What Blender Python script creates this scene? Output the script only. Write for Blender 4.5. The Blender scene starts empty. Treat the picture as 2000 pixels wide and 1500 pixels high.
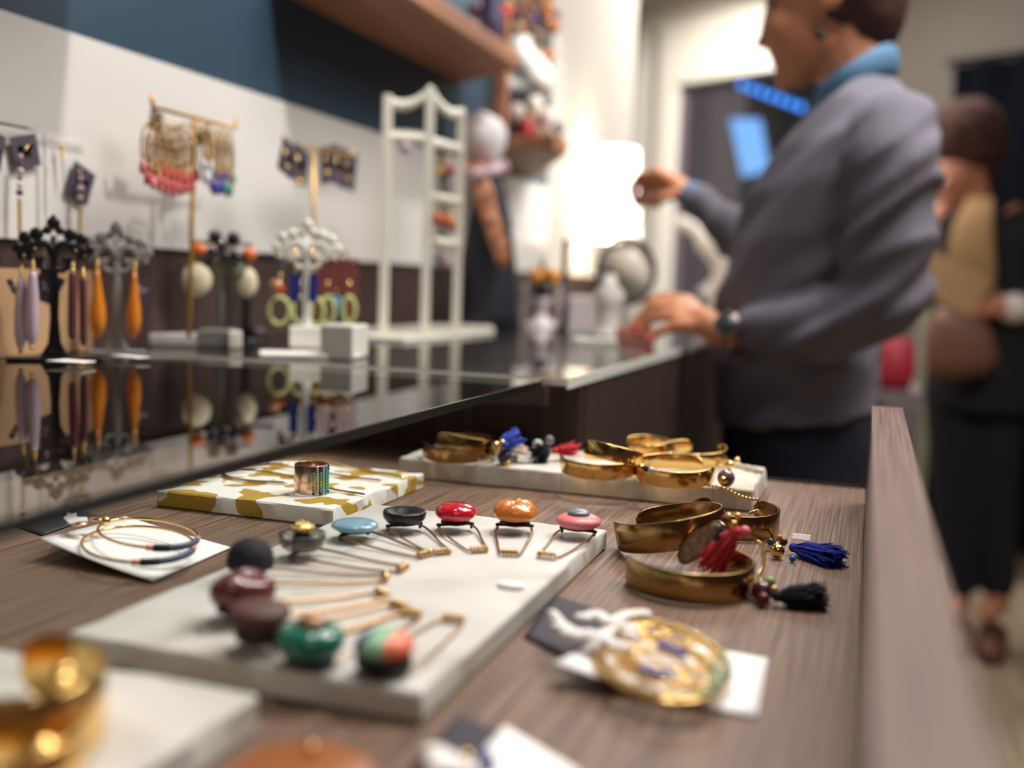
import bpy, bmesh, math, random
from mathutils import Vector, Matrix, noise
R = math.radians
PI = math.pi
random.seed(7)
scn = bpy.context.scene
COL = scn.collection

# ------------------------------------------------------------------ camera
FPX = 2050.0
CAMZ = 1.05
def _c(px, py): return Vector(((px-1000)/FPX, -(py-750)/FPX, -1.0))
_Y = _c(1705, 575).normalized()
_Z = _c(1705, 575).cross(_c(0, 575-1705*.033)).normalized()
if _Z.y < 0: _Z = -_Z
_X = _Y.cross(_Z)
def ray(px, py):
    d = _c(px, py); return Vector((d.dot(_X), d.dot(_Y), d.dot(_Z)))
O = Vector((0, 0, CAMZ))
def atz(px, py, z):
    d = ray(px, py); return O + d*((z-CAMZ)/d.z)
def aty(px, py, y):
    d = ray(px, py); return O + d*(y/d.y)
def atx(px, py, x):
    d = ray(px, py); return O + d*(x/d.x)
cam = bpy.data.cameras.new('camera'); camo = bpy.data.objects.new('camera', cam); COL.objects.link(camo)
M3 = Matrix((_X, _Y, _Z))      # rows: world axes in camera coords -> columns are camera axes in world
camo.matrix_world = Matrix.Translation(O) @ M3.to_4x4()
cam.sensor_width = 36; cam.lens = 36*FPX/2000; cam.clip_start = .02; cam.clip_end = 60
cam.dof.use_dof = True; cam.dof.focus_distance = .69; cam.dof.aperture_fstop = 2.85
scn.camera = camo

# ------------------------------------------------------------------ world, lights, exposure
w = bpy.data.worlds.new('world'); scn.world = w; w.use_nodes = True
w.node_tree.nodes['Background'].inputs[0].default_value = (1, .93, .86, 1)
w.node_tree.nodes['Background'].inputs[1].default_value = .11
vs = scn.view_settings
vs.view_transform = 'Standard'; vs.look = 'None'; vs.gamma = 1; vs.use_curve_mapping = False
vs.exposure = 0.58
CEIL = 2.42
def aim(o, target):
    d = Vector(target)-o.location
    o.rotation_euler = d.to_track_quat('-Z', 'Y').to_euler()
def area(loc, size, e, color=(1, .9, .78), target=None, sy=None):
    l = bpy.data.lights.new('area_light', 'AREA'); l.energy = e; l.color = color; l.size = size
    if sy: l.shape = 'RECTANGLE'; l.size_y = sy
    o = bpy.data.objects.new('area_light', l); COL.objects.link(o); o.location = loc
    if target: aim(o, target)
    return o
def spot(loc, target, e, angle=50, blend=.4, color=(1, .95, .9), r=.03):
    l = bpy.data.lights.new('spot_light', 'SPOT'); l.energy = e; l.color = color
    l.spot_size = R(angle); l.spot_blend = blend; l.shadow_soft_size = r
    o = bpy.data.objects.new('spot_light', l); COL.objects.link(o); o.location = loc; aim(o, target)
    return o
area((.45, 1.3, CEIL-.05), .9, 20, (1, .96, .92))
area((-.3, 3.6, CEIL-.05), .9, 24, (1, .96, .91))
area((.5, -.9, CEIL-.05), .8, 3, (1, .96, .92))
spot((-.02, .98, CEIL-.06), (-.76, .98, 1.30), 40, 46, .6)
area((.7, 1.7, 2.2), .6, 5, (1, .95, .9), target=(-.75, 1.0, 1.2))  # added fill aimed at the left wall, no visible fitting
spot((-.25, 3.9, CEIL-.06), (-.75, 5.0, 1.7), 90, 62, .6)  # added spot to brighten the white door frame
spot((.0, 1.75, CEIL-.06), (-.76, 2.15, 1.2), 42, 50, .5)
spot((-.16, 1.2, CEIL-.06), (-.15, .58, .88), 34, 44, .6)
spot((-.25, .55, CEIL-.06), (-.28, .36, .88), 16, 44, .6)
spot((.1, 1.5, CEIL-.06), (-.05, 1.65, 1.2), 22, 40, .6)

# ------------------------------------------------------------------ materials
def mat(name, col, rough=.5, metal=0, coat=0, trans=0, emit=0, ior=1.45, spec=None, bump=0, bscale=80, sub=0):
    m = bpy.data.materials.new(name); m.use_nodes = True
    nt = m.node_tree; b = nt.nodes['Principled BSDF']
    b.inputs['Base Color'].default_value = (*col, 1); b.inputs['Roughness'].default_value = rough
    b.inputs['Metallic'].default_value = metal; b.inputs['Coat Weight'].default_value = coat
    b.inputs['Transmission Weight'].default_value = trans; b.inputs['IOR'].default_value = ior
    if spec is not None: b.inputs['Specular IOR Level'].default_value = spec
    if emit:
        b.inputs['Emission Color'].default_value = (*col, 1); b.inputs['Emission Strength'].default_value = emit
    if sub:
        b.inputs['Subsurface Weight'].default_value = sub; b.inputs['Subsurface Radius'].default_value = (.01, .004, .002)
    if bump:
        tc = nt.nodes.new('ShaderNodeTexCoord'); nz = nt.nodes.new('ShaderNodeTexNoise'); bp = nt.nodes.new('ShaderNodeBump')
        nz.inputs['Scale'].default_value = bscale; nz.inputs['Detail'].default_value = 4
        bp.inputs['Strength'].default_value = bump; bp.inputs['Distance'].default_value = .002
        nt.links.new(tc.outputs['Object'], nz.inputs['Vector']); nt.links.new(nz.outputs['Fac'], bp.inputs['Height'])
        nt.links.new(bp.outputs['Normal'], b.inputs['Normal'])
    return m
def lin(r, g, b):
    f = lambda c: (c/255/12.92) if c/255 <= .04045 else ((c/255+.055)/1.055)**2.4
    return (f(r), f(g), f(b))
def ramp_mat(name, stops, scale=(1, 1, 1), nscale=5, detail=6, rough=.5, bump=0, coat=0, distort=0, kind='noise', metal=0, const=False, bdist=.001):
    m = mat(name, stops[0][1], rough, metal, coat); nt = m.node_tree; b = nt.nodes['Principled BSDF']
    tc = nt.nodes.new('ShaderNodeTexCoord'); mp = nt.nodes.new('ShaderNodeMapping'); mp.inputs['Scale'].default_value = scale
    nt.links.new(tc.outputs['Object'], mp.inputs['Vector'])
    if kind == 'noise':
        t = nt.nodes.new('ShaderNodeTexNoise'); t.inputs['Detail'].default_value = detail; t.inputs['Distortion'].default_value = distort; out = 'Fac'
    else:
        t = nt.nodes.new('ShaderNodeTexVoronoi'); out = 'Distance'
    t.inputs['Scale'].default_value = nscale
    nt.links.new(mp.outputs['Vector'], t.inputs['Vector'])
    cr = nt.nodes.new('ShaderNodeValToRGB'); cr.color_ramp.interpolation = 'CONSTANT' if const else 'LINEAR'
    el = cr.color_ramp.elements
    while len(el) < len(stops): el.new(.5)
    for e, (p, c) in zip(el, stops): e.position = p; e.color = (*c, 1)
    nt.links.new(t.outputs[out], cr.inputs['Fac']); nt.links.new(cr.outputs['Color'], b.inputs['Base Color'])
    if bump:
        bp = nt.nodes.new('ShaderNodeBump'); bp.inputs['Strength'].default_value = bump; bp.inputs['Distance'].default_value = bdist
        nt.links.new(t.outputs[out], bp.inputs['Height']); nt.links.new(bp.outputs['Normal'], b.inputs['Normal'])
    return m
M = {}
M['wood'] = ramp_mat('drawer wood', [(.3, lin(72, 54, 45)), (.5, lin(114, 89, 74)), (.72, lin(142, 116, 98))], (1, .012, 1), 700, 3, .45, .35)
M['dwood'] = ramp_mat('dark cabinet wood', [(.3, lin(50, 35, 33)), (.7, lin(74, 55, 50))], (1, 1, .05), 90, 4, .5, .1)
M['rimwood'] = ramp_mat('rim wood', [(.3, lin(80, 58, 52)), (.5, lin(106, 80, 73)), (.72, lin(126, 99, 90))], (1, .012, 1), 600, 3, .5, .3)
M['shelfwood'] = ramp_mat('shelf wood', [(.3, lin(140, 92, 66)), (.7, lin(172, 122, 90))], (1, .05, 1), 60, 3, .5, .1)
M['marble'] = ramp_mat('pale marble', [(.3, lin(182, 176, 166)), (.5, lin(206, 203, 196)), (.7, lin(216, 214, 210))], (1, 1, 1), 14, 8, .38, .12, distort=.8)
M['rmarble'] = ramp_mat('rough marble', [(.3, lin(186, 168, 140)), (.48, lin(206, 198, 186)), (.7, lin(226, 222, 214))], (1, 1, 1), 22, 9, .45, .4, distort=1)
def decor():
    m = mat('painted marble', lin(238, 234, 226), .4); nt = m.node_tree; b = nt.nodes['Principled BSDF']
    tc = nt.nodes.new('ShaderNodeTexCoord'); nz = nt.nodes.new('ShaderNodeTexNoise'); nz.inputs['Scale'].default_value = 46; nz.inputs['Detail'].default_value = 1
    mp = nt.nodes.new('ShaderNodeMapping'); mp.inputs['Location'].default_value = (.31, .12, .4)
    nt.links.new(tc.outputs['Object'], mp.inputs['Vector']); nt.links.new(mp.outputs['Vector'], nz.inputs['Vector'])
    cr = nt.nodes.new('ShaderNodeValToRGB'); cr.color_ramp.elements[0].position = .53; cr.color_ramp.elements[1].position = .54
    nt.links.new(nz.outputs['Fac'], cr.inputs['Fac'])
    mx = nt.nodes.new('ShaderNodeMix'); mx.data_type = 'RGBA'
    mx.inputs[6].default_value = (*lin(238, 235, 228), 1); mx.inputs[7].default_value = (*lin(184, 148, 58), 1)
    nt.links.new(cr.outputs['Color'], mx.inputs[0]); nt.links.new(mx.outputs[2], b.inputs['Base Color'])
    n2 = nt.nodes.new('ShaderNodeTexNoise'); n2.inputs['Scale'].default_value = 120; bp = nt.nodes.new('ShaderNodeBump'); bp.inputs['Strength'].default_value = .3; bp.inputs['Distance'].default_value = .0015
    nt.links.new(tc.outputs['Object'], n2.inputs['Vector']); nt.links.new(n2.outputs['Fac'], bp.inputs['Height']); nt.links.new(bp.outputs['Normal'], b.inputs['Normal'])
    return m
M['decor'] = decor()
def pane_mat(name, tint, ior=1.5):
    m = bpy.data.materials.new(name); m.use_nodes = True; nt = m.node_tree; nt.nodes.clear()
    out = nt.nodes.new('ShaderNodeOutputMaterial'); mx = nt.nodes.new('ShaderNodeMixShader'); fr = nt.nodes.new('ShaderNodeFresnel')
    tr = nt.nodes.new('ShaderNodeBsdfTransparent'); gl = nt.nodes.new('ShaderNodeBsdfGlossy'); gl.inputs['Roughness'].default_value = 0
    geo = nt.nodes.new('ShaderNodeNewGeometry'); sub = nt.nodes.new('ShaderNodeMath'); sub.operation = 'SUBTRACT'; sub.inputs[0].default_value = 1
    mul = nt.nodes.new('ShaderNodeMath'); mul.operation = 'MULTIPLY'
    fr.inputs['IOR'].default_value = ior; tr.inputs['Color'].default_value = (*tint, 1)
    nt.links.new(geo.outputs['Backfacing'], sub.inputs[1]); nt.links.new(fr.outputs['Fac'], mul.inputs[0]); nt.links.new(sub.outputs[0], mul.inputs[1])
    nt.links.new(mul.outputs[0], mx.inputs['Fac']); nt.links.new(tr.outputs[0], mx.inputs[1]); nt.links.new(gl.outputs[0], mx.inputs[2]); nt.links.new(mx.outputs[0], out.inputs['Surface'])
    return m
M['glass'] = pane_mat('clear plate glass', (.92, .95, .94), 1.9)
M['glassedge'] = mat('dark polished glass edge', lin(11, 20, 22), .4)
M['brightedge'] = mat('glass edge painted as lit', lin(225, 228, 220), .3)  # polished edge catching light; the brightness is put into the pale colour
M['white'] = mat('white paint', lin(232, 228, 216), .4)
M['wpanel'] = mat('white glossy panel', lin(216, 213, 209), .22)
M['wwall'] = mat('white wall', lin(234, 228, 216), .7)
M['blue'] = mat('petrol blue wall', lin(42, 66, 84), .5)
M['navy'] = mat('navy curtain', lin(5, 7, 14), 1, spec=.1)
M['ceil'] = mat('ceiling', lin(176, 166, 152), .8)
M['floor'] = ramp_mat('pale wood floor', [(.3, lin(150, 128, 104)), (.7, lin(190, 170, 145))], (8, .5, 1), 6, 4, .4, .1)
M['card'] = mat('white card', lin(244, 240, 238), .6)
M['dcard'] = mat('charcoal card', lin(50, 46, 56), .6)
M['kraft'] = ramp_mat('kraft paper', [(.3, lin(168, 132, 94)), (.7, lin(192, 156, 116))], (1, 1, 1), 9, 4, .75)
M['gold'] = mat('polished gold', (.83, .55, .2), .16, 1, bump=.05, bscale=40)
M['bronze'] = mat('antique brass', (.36, .225, .09), .2, 1, bump=.05, bscale=40)
M['rose'] = mat('rose gold', (.75, .5, .36), .22, 1)
M['brass'] = mat('matte gold paint', lin(205, 160, 80), .35, .6)
M['coil'] = mat('copper gold coil', (.66, .44, .2), .3, 1)
M['wire'] = mat('copper brass wire', (.55, .33, .16), .25, 1)
M['dmetal'] = mat('dark aged metal', (.06, .05, .045), .4, .8)
M['black'] = mat('black lacquer', lin(20, 18, 24), .35)
M['mattblack'] = mat('matte black', lin(28, 26, 34), .75, bump=.5, bscale=300)
M['grey'] = mat('grey acrylic', lin(134, 134, 128), .4)
M['acrylic'] = mat('clear acrylic', (.95, .97, .97), .02, trans=1, ior=1.3)
M['clear'] = M['acrylic']
def C(r, g, b, rough=.4, **k):
    key = ('c', r, g, b, rough, tuple(k.items()))
    if key not in M: M[key] = mat('colour %d %d %d' % (r, g, b), lin(r, g, b), rough, **k)
    return M[key]

# ------------------------------------------------------------------ mesh builder
class MB:
    def __init__(s): s.v = []; s.f = []; s.mi = []; s.sm = []; s.T = Matrix.Identity(4)
    def add(s, vs, fs, mi=0, smooth=True):
        n = len(s.v)
        s.v += [tuple(s.T @ Vector(v)) for v in vs]
        for f in fs: s.f.append(tuple(i+n for i in f)); s.mi.append(mi); s.sm.append(smooth)
        return s
    def box(s, a, b, mi=0):
        x0, y0, z0 = a; x1, y1, z1 = b
        vs = [(x0,y0,z0),(x1,y0,z0),(x1,y1,z0),(x0,y1,z0),(x0,y0,z1),(x1,y0,z1),(x1,y1,z1),(x0,y1,z1)]
        return s.add(vs, [(0,3,2,1),(4,5,6,7),(0,1,5,4),(1,2,6,5),(2,3,7,6),(3,0,4,7)], mi, False)
    def tube(s, pts, r, n=8, mi=0, closed=False, flat=None, cap=True):
        pts = [Vector(p) for p in pts]; m = len(pts)
        rs = r if isinstance(r, (list, tuple)) else [r]*m
        vs = []; up = None
        for i, p in enumerate(pts):
            if closed: t = (pts[(i+1) % m]-pts[i-1])
            else: t = pts[min(i+1, m-1)]-pts[max(i-1, 0)]
            if t.length < 1e-9: t = Vector((0, 0, 1))
            t.normalize()
            if up is None:
                up = Vector((0, 0, 1)) if abs(t.z) < .9 else Vector((0, 1, 0))
            a = up-t*up.dot(t)
            if a.length < 1e-6: a = t.orthogonal()
            a.normalize(); up = a; bb = t.cross(a)
            for k in range(n):
                an = 2*PI*k/n; off = a*math.cos(an)*rs[i]+bb*math.sin(an)*rs[i]
                if flat: off = Vector((off.x*flat[0], off.y*flat[1], off.z*flat[2]))
                vs.append(p+off)
        fs = []
        for i in range(m if closed else m-1):
            j = (i+1) % m
            for k in range(n):
                l = (k+1) % n; fs.append((i*n+k, i*n+l, j*n+l, j*n+k))
        if not closed and cap:
            fs.append(tuple(range(n-1, -1, -1))); fs.append(tuple((m-1)*n+k for k in range(n)))
        return s.add(vs, fs, mi)
    def lathe(s, prof, n=24, mi=0, c=(0, 0, 0)):
        vs = []; fs = []; m = len(prof)
        for (r, z) in prof:
            for k in range(n):
                a = 2*PI*k/n; vs.append((c[0]+r*math.cos(a), c[1]+r*math.sin(a), c[2]+z))
        for i in range(m-1):
            for k in range(n):
                l = (k+1) % n; fs.append((i*n+k, i*n+l, (i+1)*n+l, (i+1)*n+k))
        fs.append(tuple(range(n-1, -1, -1))); fs.append(tuple((m-1)*n+k for k in range(n)))
        return s.add(vs, fs, mi)
    def ball(s, c, r, n=16, mi=0):
        rx, ry, rz = r if isinstance(r, (tuple, list)) else (r, r, r)
        m = max(6, n//2); vs = [(c[0], c[1], c[2]-rz)]; fs = []
        for i in range(1, m):
            ph = -PI/2+PI*i/m
            for k in range(n):
                a = 2*PI*k/n; vs.append((c[0]+rx*math.cos(ph)*math.cos(a), c[1]+ry*math.cos(ph)*math.sin(a), c[2]+rz*math.sin(ph)))
        vs.append((c[0], c[1], c[2]+rz)); top = len(vs)-1
        for k in range(n):
            l = (k+1) % n; fs.append((0, 1+l, 1+k)); fs.append((top, 1+(m-2)*n+k, 1+(m-2)*n+l))
            for i in range(m-2): fs.append((1+i*n+k, 1+i*n+l, 1+(i+1)*n+l, 1+(i+1)*n+k))
        return s.add(vs, fs, mi)
    def prism(s, pts, d0, d1, axis='y', mi=0):     # outline in the other two axes, extruded along axis
        n = len(pts)
        def q(p, d): return (p[0], d, p[1]) if axis == 'y' else ((p[0], p[1], d) if axis == 'z' else (d, p[0], p[1]))
        vs = [q(p, d0) for p in pts]+[q(p, d1) for p in pts]
        fs = [tuple(range(n)), tuple(range(2*n-1, n-1, -1))]+[(i, (i+1) % n, n+(i+1) % n, n+i) for i in range(n)]
        return s.add(vs, fs, mi, False)
    def loft(s, rings, n=20, mi=0):                # ring: centre, a-vector, b-vector
        vs = []; fs = []
        for c, a, b in rings:
            c, a, b = Vector(c), Vector(a), Vector(b)
            for k in range(n):
                t = 2*PI*k/n; vs.append(c+a*math.cos(t)+b*math.sin(t))
        m = len(rings)
        for i in range(m-1):
            for k in range(n):
                l = (k+1) % n; fs.append((i*n+k, i*n+l, (i+1)*n+l, (i+1)*n+k))
        fs.append(tuple(range(n-1, -1, -1))); fs.append(tuple((m-1)*n+k for k in range(n)))
        return s.add(vs, fs, mi)
    def cap(s, a, ra, b, rb, n=14):                # tapered capsule
        a, b = Vector(a), Vector(b); t = (b-a); L = t.length
        if L < 1e-6: return s.ball(a, ra, n)
        t.normalize(); pts = []; rs = []
        for i in range(5):
            an = PI/2*i/4; pts.append(a-t*ra*math.cos(an)); rs.append(max(ra*math.sin(an), ra*.05))
        for i in range(5):
            an = PI/2*i/4; pts.append(b+t*rb*math.sin(an)); rs.append(max(rb*math.cos(an), rb*.05))
        return s.tube(pts, rs, n)
    def build(s, name, mats, parent=None, bevel=0, loc=None, rot=None, matrix=None):
        me = bpy.data.meshes.new(name); me.from_pydata(s.v, [], s.f); me.update()
        for m in (mats if isinstance(mats, (list, tuple)) else [mats]): me.materials.append(m)
        me.polygons.foreach_set('material_index', s.mi); me.polygons.foreach_set('use_smooth', s.sm)
        bm = bmesh.new(); bm.from_mesh(me); bmesh.ops.recalc_face_normals(bm, faces=bm.faces); bm.to_mesh(me); bm.free()
        o = bpy.data.objects.new(name, me); COL.objects.link(o)
        if parent: o.parent = parent
        if loc: o.location = loc
        if rot: o.rotation_euler = rot
        if bevel:
            md = o.modifiers.new('bevel', 'BEVEL'); md.width = bevel; md.segments = 2; md.limit_method = 'ANGLE'
        return o
def tag(o, label=None, cat=None, group=None, kind=None):
    if label: o['label'] = label
    if cat: o['category'] = cat
    if group: o['group'] = group
    if kind: o['kind'] = kind
    return o
def thing(name, label, cat, loc=(0, 0, 0), rz=0, group=None, rot=None):
    o = bpy.data.objects.new(name, None); COL.objects.link(o); o.location = loc; o.empty_display_size = .02
    o.rotation_euler = rot if rot else (0, 0, rz)
    return tag(o, label, cat, group)
def struct(o): o['kind'] = 'structure'; return o
def box(name, a, b, m, parent=None, bevel=0, **k): return MB().box(a, b).build(name, m, parent, bevel, **k)
class Face:
    """upright local frame at a base point, turned towards the viewpoint; uv() reads a pixel on that plane"""
    def __init__(s, px, py, z=.9675, y=None, turn=0, x=None):
        s.b = atx(px, py, x) if x else (aty(px, py, y) if y else atz(px, py, z)); s.b.z = z
        n = Vector((s.b.x, s.b.y)).normalized(); s.rz = (math.atan2(-n.x, n.y) if not x else PI/2)+turn
        s.ex = Vector((math.cos(s.rz), math.sin(s.rz), 0)); s.n = Vector((-math.sin(s.rz), math.cos(s.rz), 0))
    def uv(s, px, py, dv=0):
        d = ray(px, py); t = ((s.b+s.n*dv-O).dot(s.n))/d.dot(s.n); p = O+d*t-s.b
        return (p.dot(s.ex), p.z)
    def p(s, px, py, dv=0):
        u, z = s.uv(px, py, dv); return (u, dv, z)
def arc(cx, cz, r, a0, a1, n=10, y=0, sq=1): return [(cx+r*math.cos(R(a0+(a1-a0)*i/n)), y, cz+r*sq*math.sin(R(a0+(a1-a0)*i/n))) for i in range(n+1)]
def smooth_path(pts, k=6):
    pts = [Vector(p) for p in pts]; out = []
    for i in range(len(pts)-1):
        p0 = pts[max(i-1, 0)]; p1 = pts[i]; p2 = pts[i+1]; p3 = pts[min(i+2, len(pts)-1)]
        for j in range(k):
            t = j/k
            out.append(.5*((2*p1)+(p2-p0)*t+(2*p0-5*p1+4*p2-p3)*t*t+(-p0+3*p1-3*p2+p3)*t**3))
    out.append(pts[-1]); return out

GZ = .9675        # glass top
DZ = .885         # drawer floor
EX = -.262        # counter front
# ================================================================== SETTING
struct(box('floor', (-2, -2, -.05), (3.2, 7.5, 0), M['floor']))
struct(box('ceiling', (-2, -2, CEIL), (3.2, 7.5, CEIL+.05), M['ceil']))
struct(box('wall_left', (-.85, -2, 1.277), (-.752, 2.43, CEIL), M['blue']))
struct(box('wall_left', (-.86, -2, 0), (-.753, 2.43, 1.277), M['dwood']))
struct(box('trim_1', (-.753, -1.5, 1.075), (-.747, 2.43, 1.276), M['wpanel']))
struct(box('wall_left', (-.86, 2.43, 1.075), (-.75, 3.3, CEIL), M['wwall']))
struct(box('trim_2', (-.86, 2.43, 0), (-.752, 3.1, 1.075), M['dwood']))
struct(box('wall_left', (-1.3, 3.3, 0), (-1.17, 4.9, CEIL), M['wwall']))
struct(box('wall_left', (-1.3, 3.25, 0), (-.752, 3.3, CEIL), M['wwall']))
struct(box('wall_right', (2.6, -2, 0), (2.7, 7.5, CEIL), C(120, 108, 98, .8)))
struct(box('wall_back', (-.86, -2, 0), (2.6, -1.9, CEIL), C(96, 84, 76, .8)))
# far wall, running at 31 degrees; frame of reference: origin at left end
FW = Matrix.Translation((-1.03, 5.2, 0)) @ Matrix.Rotation(R(-31), 4, 'Z')
def fw(name, a, b, m, parent=None, kind=True):
    o = box(name, a, b, m, parent)
    if not parent: o.matrix_world = FW
    if kind and not parent: struct(o)
    return o
fw('wall_far', (-.4, 0, 0), (-.02, .1, CEIL), M['wwall'])
door = thing('door_1', None, None); door['kind'] = 'structure'; door.matrix_world = FW
DT = 2.02
fw('door_frame', (0, -.04, 0), (.105, .06, 2.32), M['white'], door)
fw('door_frame', (.105, -.04, DT), (1.1, .06, 2.32), M['white'], door)
fw('door_frame', (1.0, -.04, 0), (1.1, .06, DT), M['white'], door)
fw('door_pane', (.105, 0, 0), (1.0, .012, DT), pane_mat('dim door glazing', (.72, .68, .74), 1.4), door)
fw('wall_far', (1.1, 0, 0), (4.5, .1, CEIL), C(100, 92, 86, .8))
fw('wall_far', (-.1, .01, 2.32), (1.1, .1, CEIL), M['wwall'])
# dim street beyond the door
o = box('wall_outside', (-1.2, 2.2, -.02), (3.5, 2.3, 3.5), C(88, 64, 78, .8)); o.matrix_world = FW; struct(o)

# counter, unit 1 (nearest)
ct = thing('display_counter', 'dark wood display counter along the left wall, under the wide mirror-like glass top', 'counter', (EX, .2, 0))
box('counter_body', (-.49+.003, -1.4, .0), (-.02, .69, .86), M['dwood'], ct)
box('top_rail', (-.485, .667, .944), (-.002, .682, .962), M['dwood'], ct)
gt = thing('plate_glass', 'wide sheet of glass with dark green edge lying on the nearest counter', 'glass sheet', (EX, .2, 0))
box('pane', (-.483, -1.4, .9617), (-.003, .657, .9675), M['glass'], gt, bevel=.0008)
box('front_edge', (-.0028, -1.4, .9617), (-.0014, .657, .9672), M['glassedge'], gt)
box('far_edge', (-.483, .6572, .9617), (-.003, .659, .9675), M['brightedge'], gt)
ct2 = thing('display_counter', 'dark wood display counter in the middle distance, woman leaning at its front', 'counter', (-.25, .93, 0))
box('counter_body', (-.5, 0.020, 0), (0, 2.1, .9583), M['dwood'], ct2)
box('end_panel', (-.5, .006, .0), (-.001, .019, .9583), M['dwood'], ct2)
gt2 = thing('plate_glass', 'glass sheet with front edge coloured pale for the light it catches on the counter in the middle distance', 'glass sheet', (-.25, .885, 0))
box('pane', (-.497, -.0, .962), (0, 2.145, .9675), M['glass'], gt2, bevel=.0006)
box('front_edge', (.0002, -.0, .958), (.0016, 2.145, .9675), M['brightedge'], gt2)
box('near_edge', (-.497, -.0016, .9615), (-.0005, -.0002, .9674), M['brightedge'], gt2)
box('backing', (-.497, .002, .9585), (-.001, 2.145, .9610), mat('counter top board', lin(74, 62, 58), .35), gt2)

# drawer, pulled out
dr = thing('drawer', 'wide wooden drawer pulled out and full of jewellery', 'drawer', (0, .3, DZ))
box('drawer_bottom', (-.62, -.6, -.012), (.004, .632, 0), M['wood'], dr)
box('drawer_front', (.0045, -.6, -.13), (.0275, .568, .078), M['rimwood'], dr, bevel=.0008)
box('drawer_end', (-.62, .6325, -.012), (-.0, .6345, .002), M['dwood'], dr)
# front handle line
# ================================================================== wall shelves
sh = thing('wall_shelf', 'long brown wooden shelf high on the blue wall', 'shelf')
zs = 1.05+.364
MB().prism([(-.751, 1.2), (-.595, 1.2), (-.598, 1.74), (-.751, 1.85)], zs, zs+.028, 'z').build('shelf_board', M['shelfwood'], sh, .002)
sh0 = thing('wall_shelf', 'brown wooden shelf above the upper left picture edge', 'shelf')
box('shelf_board', (-.751, -.3, zs), (-.595, .86, zs+.028), M['shelfwood'], sh0, .002)
s2 = thing('wall_shelf', 'short wooden shelf box full of ornaments at the end of the blue wall', 'shelf')
z2 = 1.05+.236
MB().prism([(-.751, 1.83), (-.545, 1.80), (-.545, 1.875), (-.751, 2.31)], z2, z2+.026, 'z').build('shelf_board', M['shelfwood'], s2, .002)
box('upright', (-.672, 1.83, z2+.0265), (-.652, 1.85, z2+.24), M['shelfwood'], s2, .001)
# ================================================================== drawer contents
def slab(label, x0, x1, y0, y1, t, m, cell=.006, rough=.0006, chip=.0012):
    nx = int((x1-x0)/cell); ny = int((y1-y0)/cell); w, h = x1-x0, y1-y0
    bm = bmesh.new(); bmesh.ops.create_cube(bm, size=1); bmesh.ops.scale(bm, vec=(w, h, t), verts=bm.verts); bmesh.ops.translate(bm, vec=(w/2, h/2, t/2), verts=bm.verts)
    bmesh.ops.bevel(bm, geom=bm.edges[:], offset=.0011, segments=1, affect='EDGES')
    for ax, n, L in ((0, nx, w), (1, ny, h)):
        for i in range(1, n):
            co = Vector((0, 0, 0)); co[ax] = L*i/n; no = Vector((0, 0, 0)); no[ax] = 1
            bmesh.ops.bisect_plane(bm, geom=bm.verts[:]+bm.edges[:]+bm.faces[:], plane_co=co, plane_no=no)
    for v in bm.verts:
        p = v.co.copy(); e = min(p.x, w-p.x, p.y, h-p.y)
        if p.z > .002:
            k = noise.noise(p*60+Vector((x0*99, 0, 0)))
            if e < .0035:
                d = chip*max(0, k+.1)*1.6; v.co.z -= d*(.5 if e > .001 else 1.2)
                v.co += Vector((w/2-p.x, h/2-p.y, 0)).normalized()*d
    me = bpy.data.meshes.new('stone_slab'); bm.to_mesh(me); bm.free(); me.materials.append(m)
    for p in me.polygons: p.use_smooth = True
    o = bpy.data.objects.new('stone_slab', me); COL.objects.link(o); o.location = (x0, y0, DZ+.0002)
    md = o.modifiers.new('n', 'EDGE_SPLIT'); md.split_angle = R(35); tag(o, label, 'stone slab'); return o
slab('pale marble slab in the drawer carrying the fan of button pins', -.312, -.149, .347, .635, .012, M['marble'])
slab('white marble slab painted with mustard blotches, necklaces and a beaded ring on it', -.467, -.328, .607, .757, .012, M['decor'], chip=.0022)
slab('rough edged marble slab at the back of the drawer, gold bangles on it', -.366, -.075, .79, .903, .0165, M['rmarble'], chip=.0018)
slab('blurred marble slab at the lower left corner in front of the pin slab', -.45, -.2, .13, .318, .0145, M['marble'])
T1 = DZ+.0123; T2 = DZ+.0123; T3 = DZ+.0168; T4 = DZ+.0148

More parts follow.
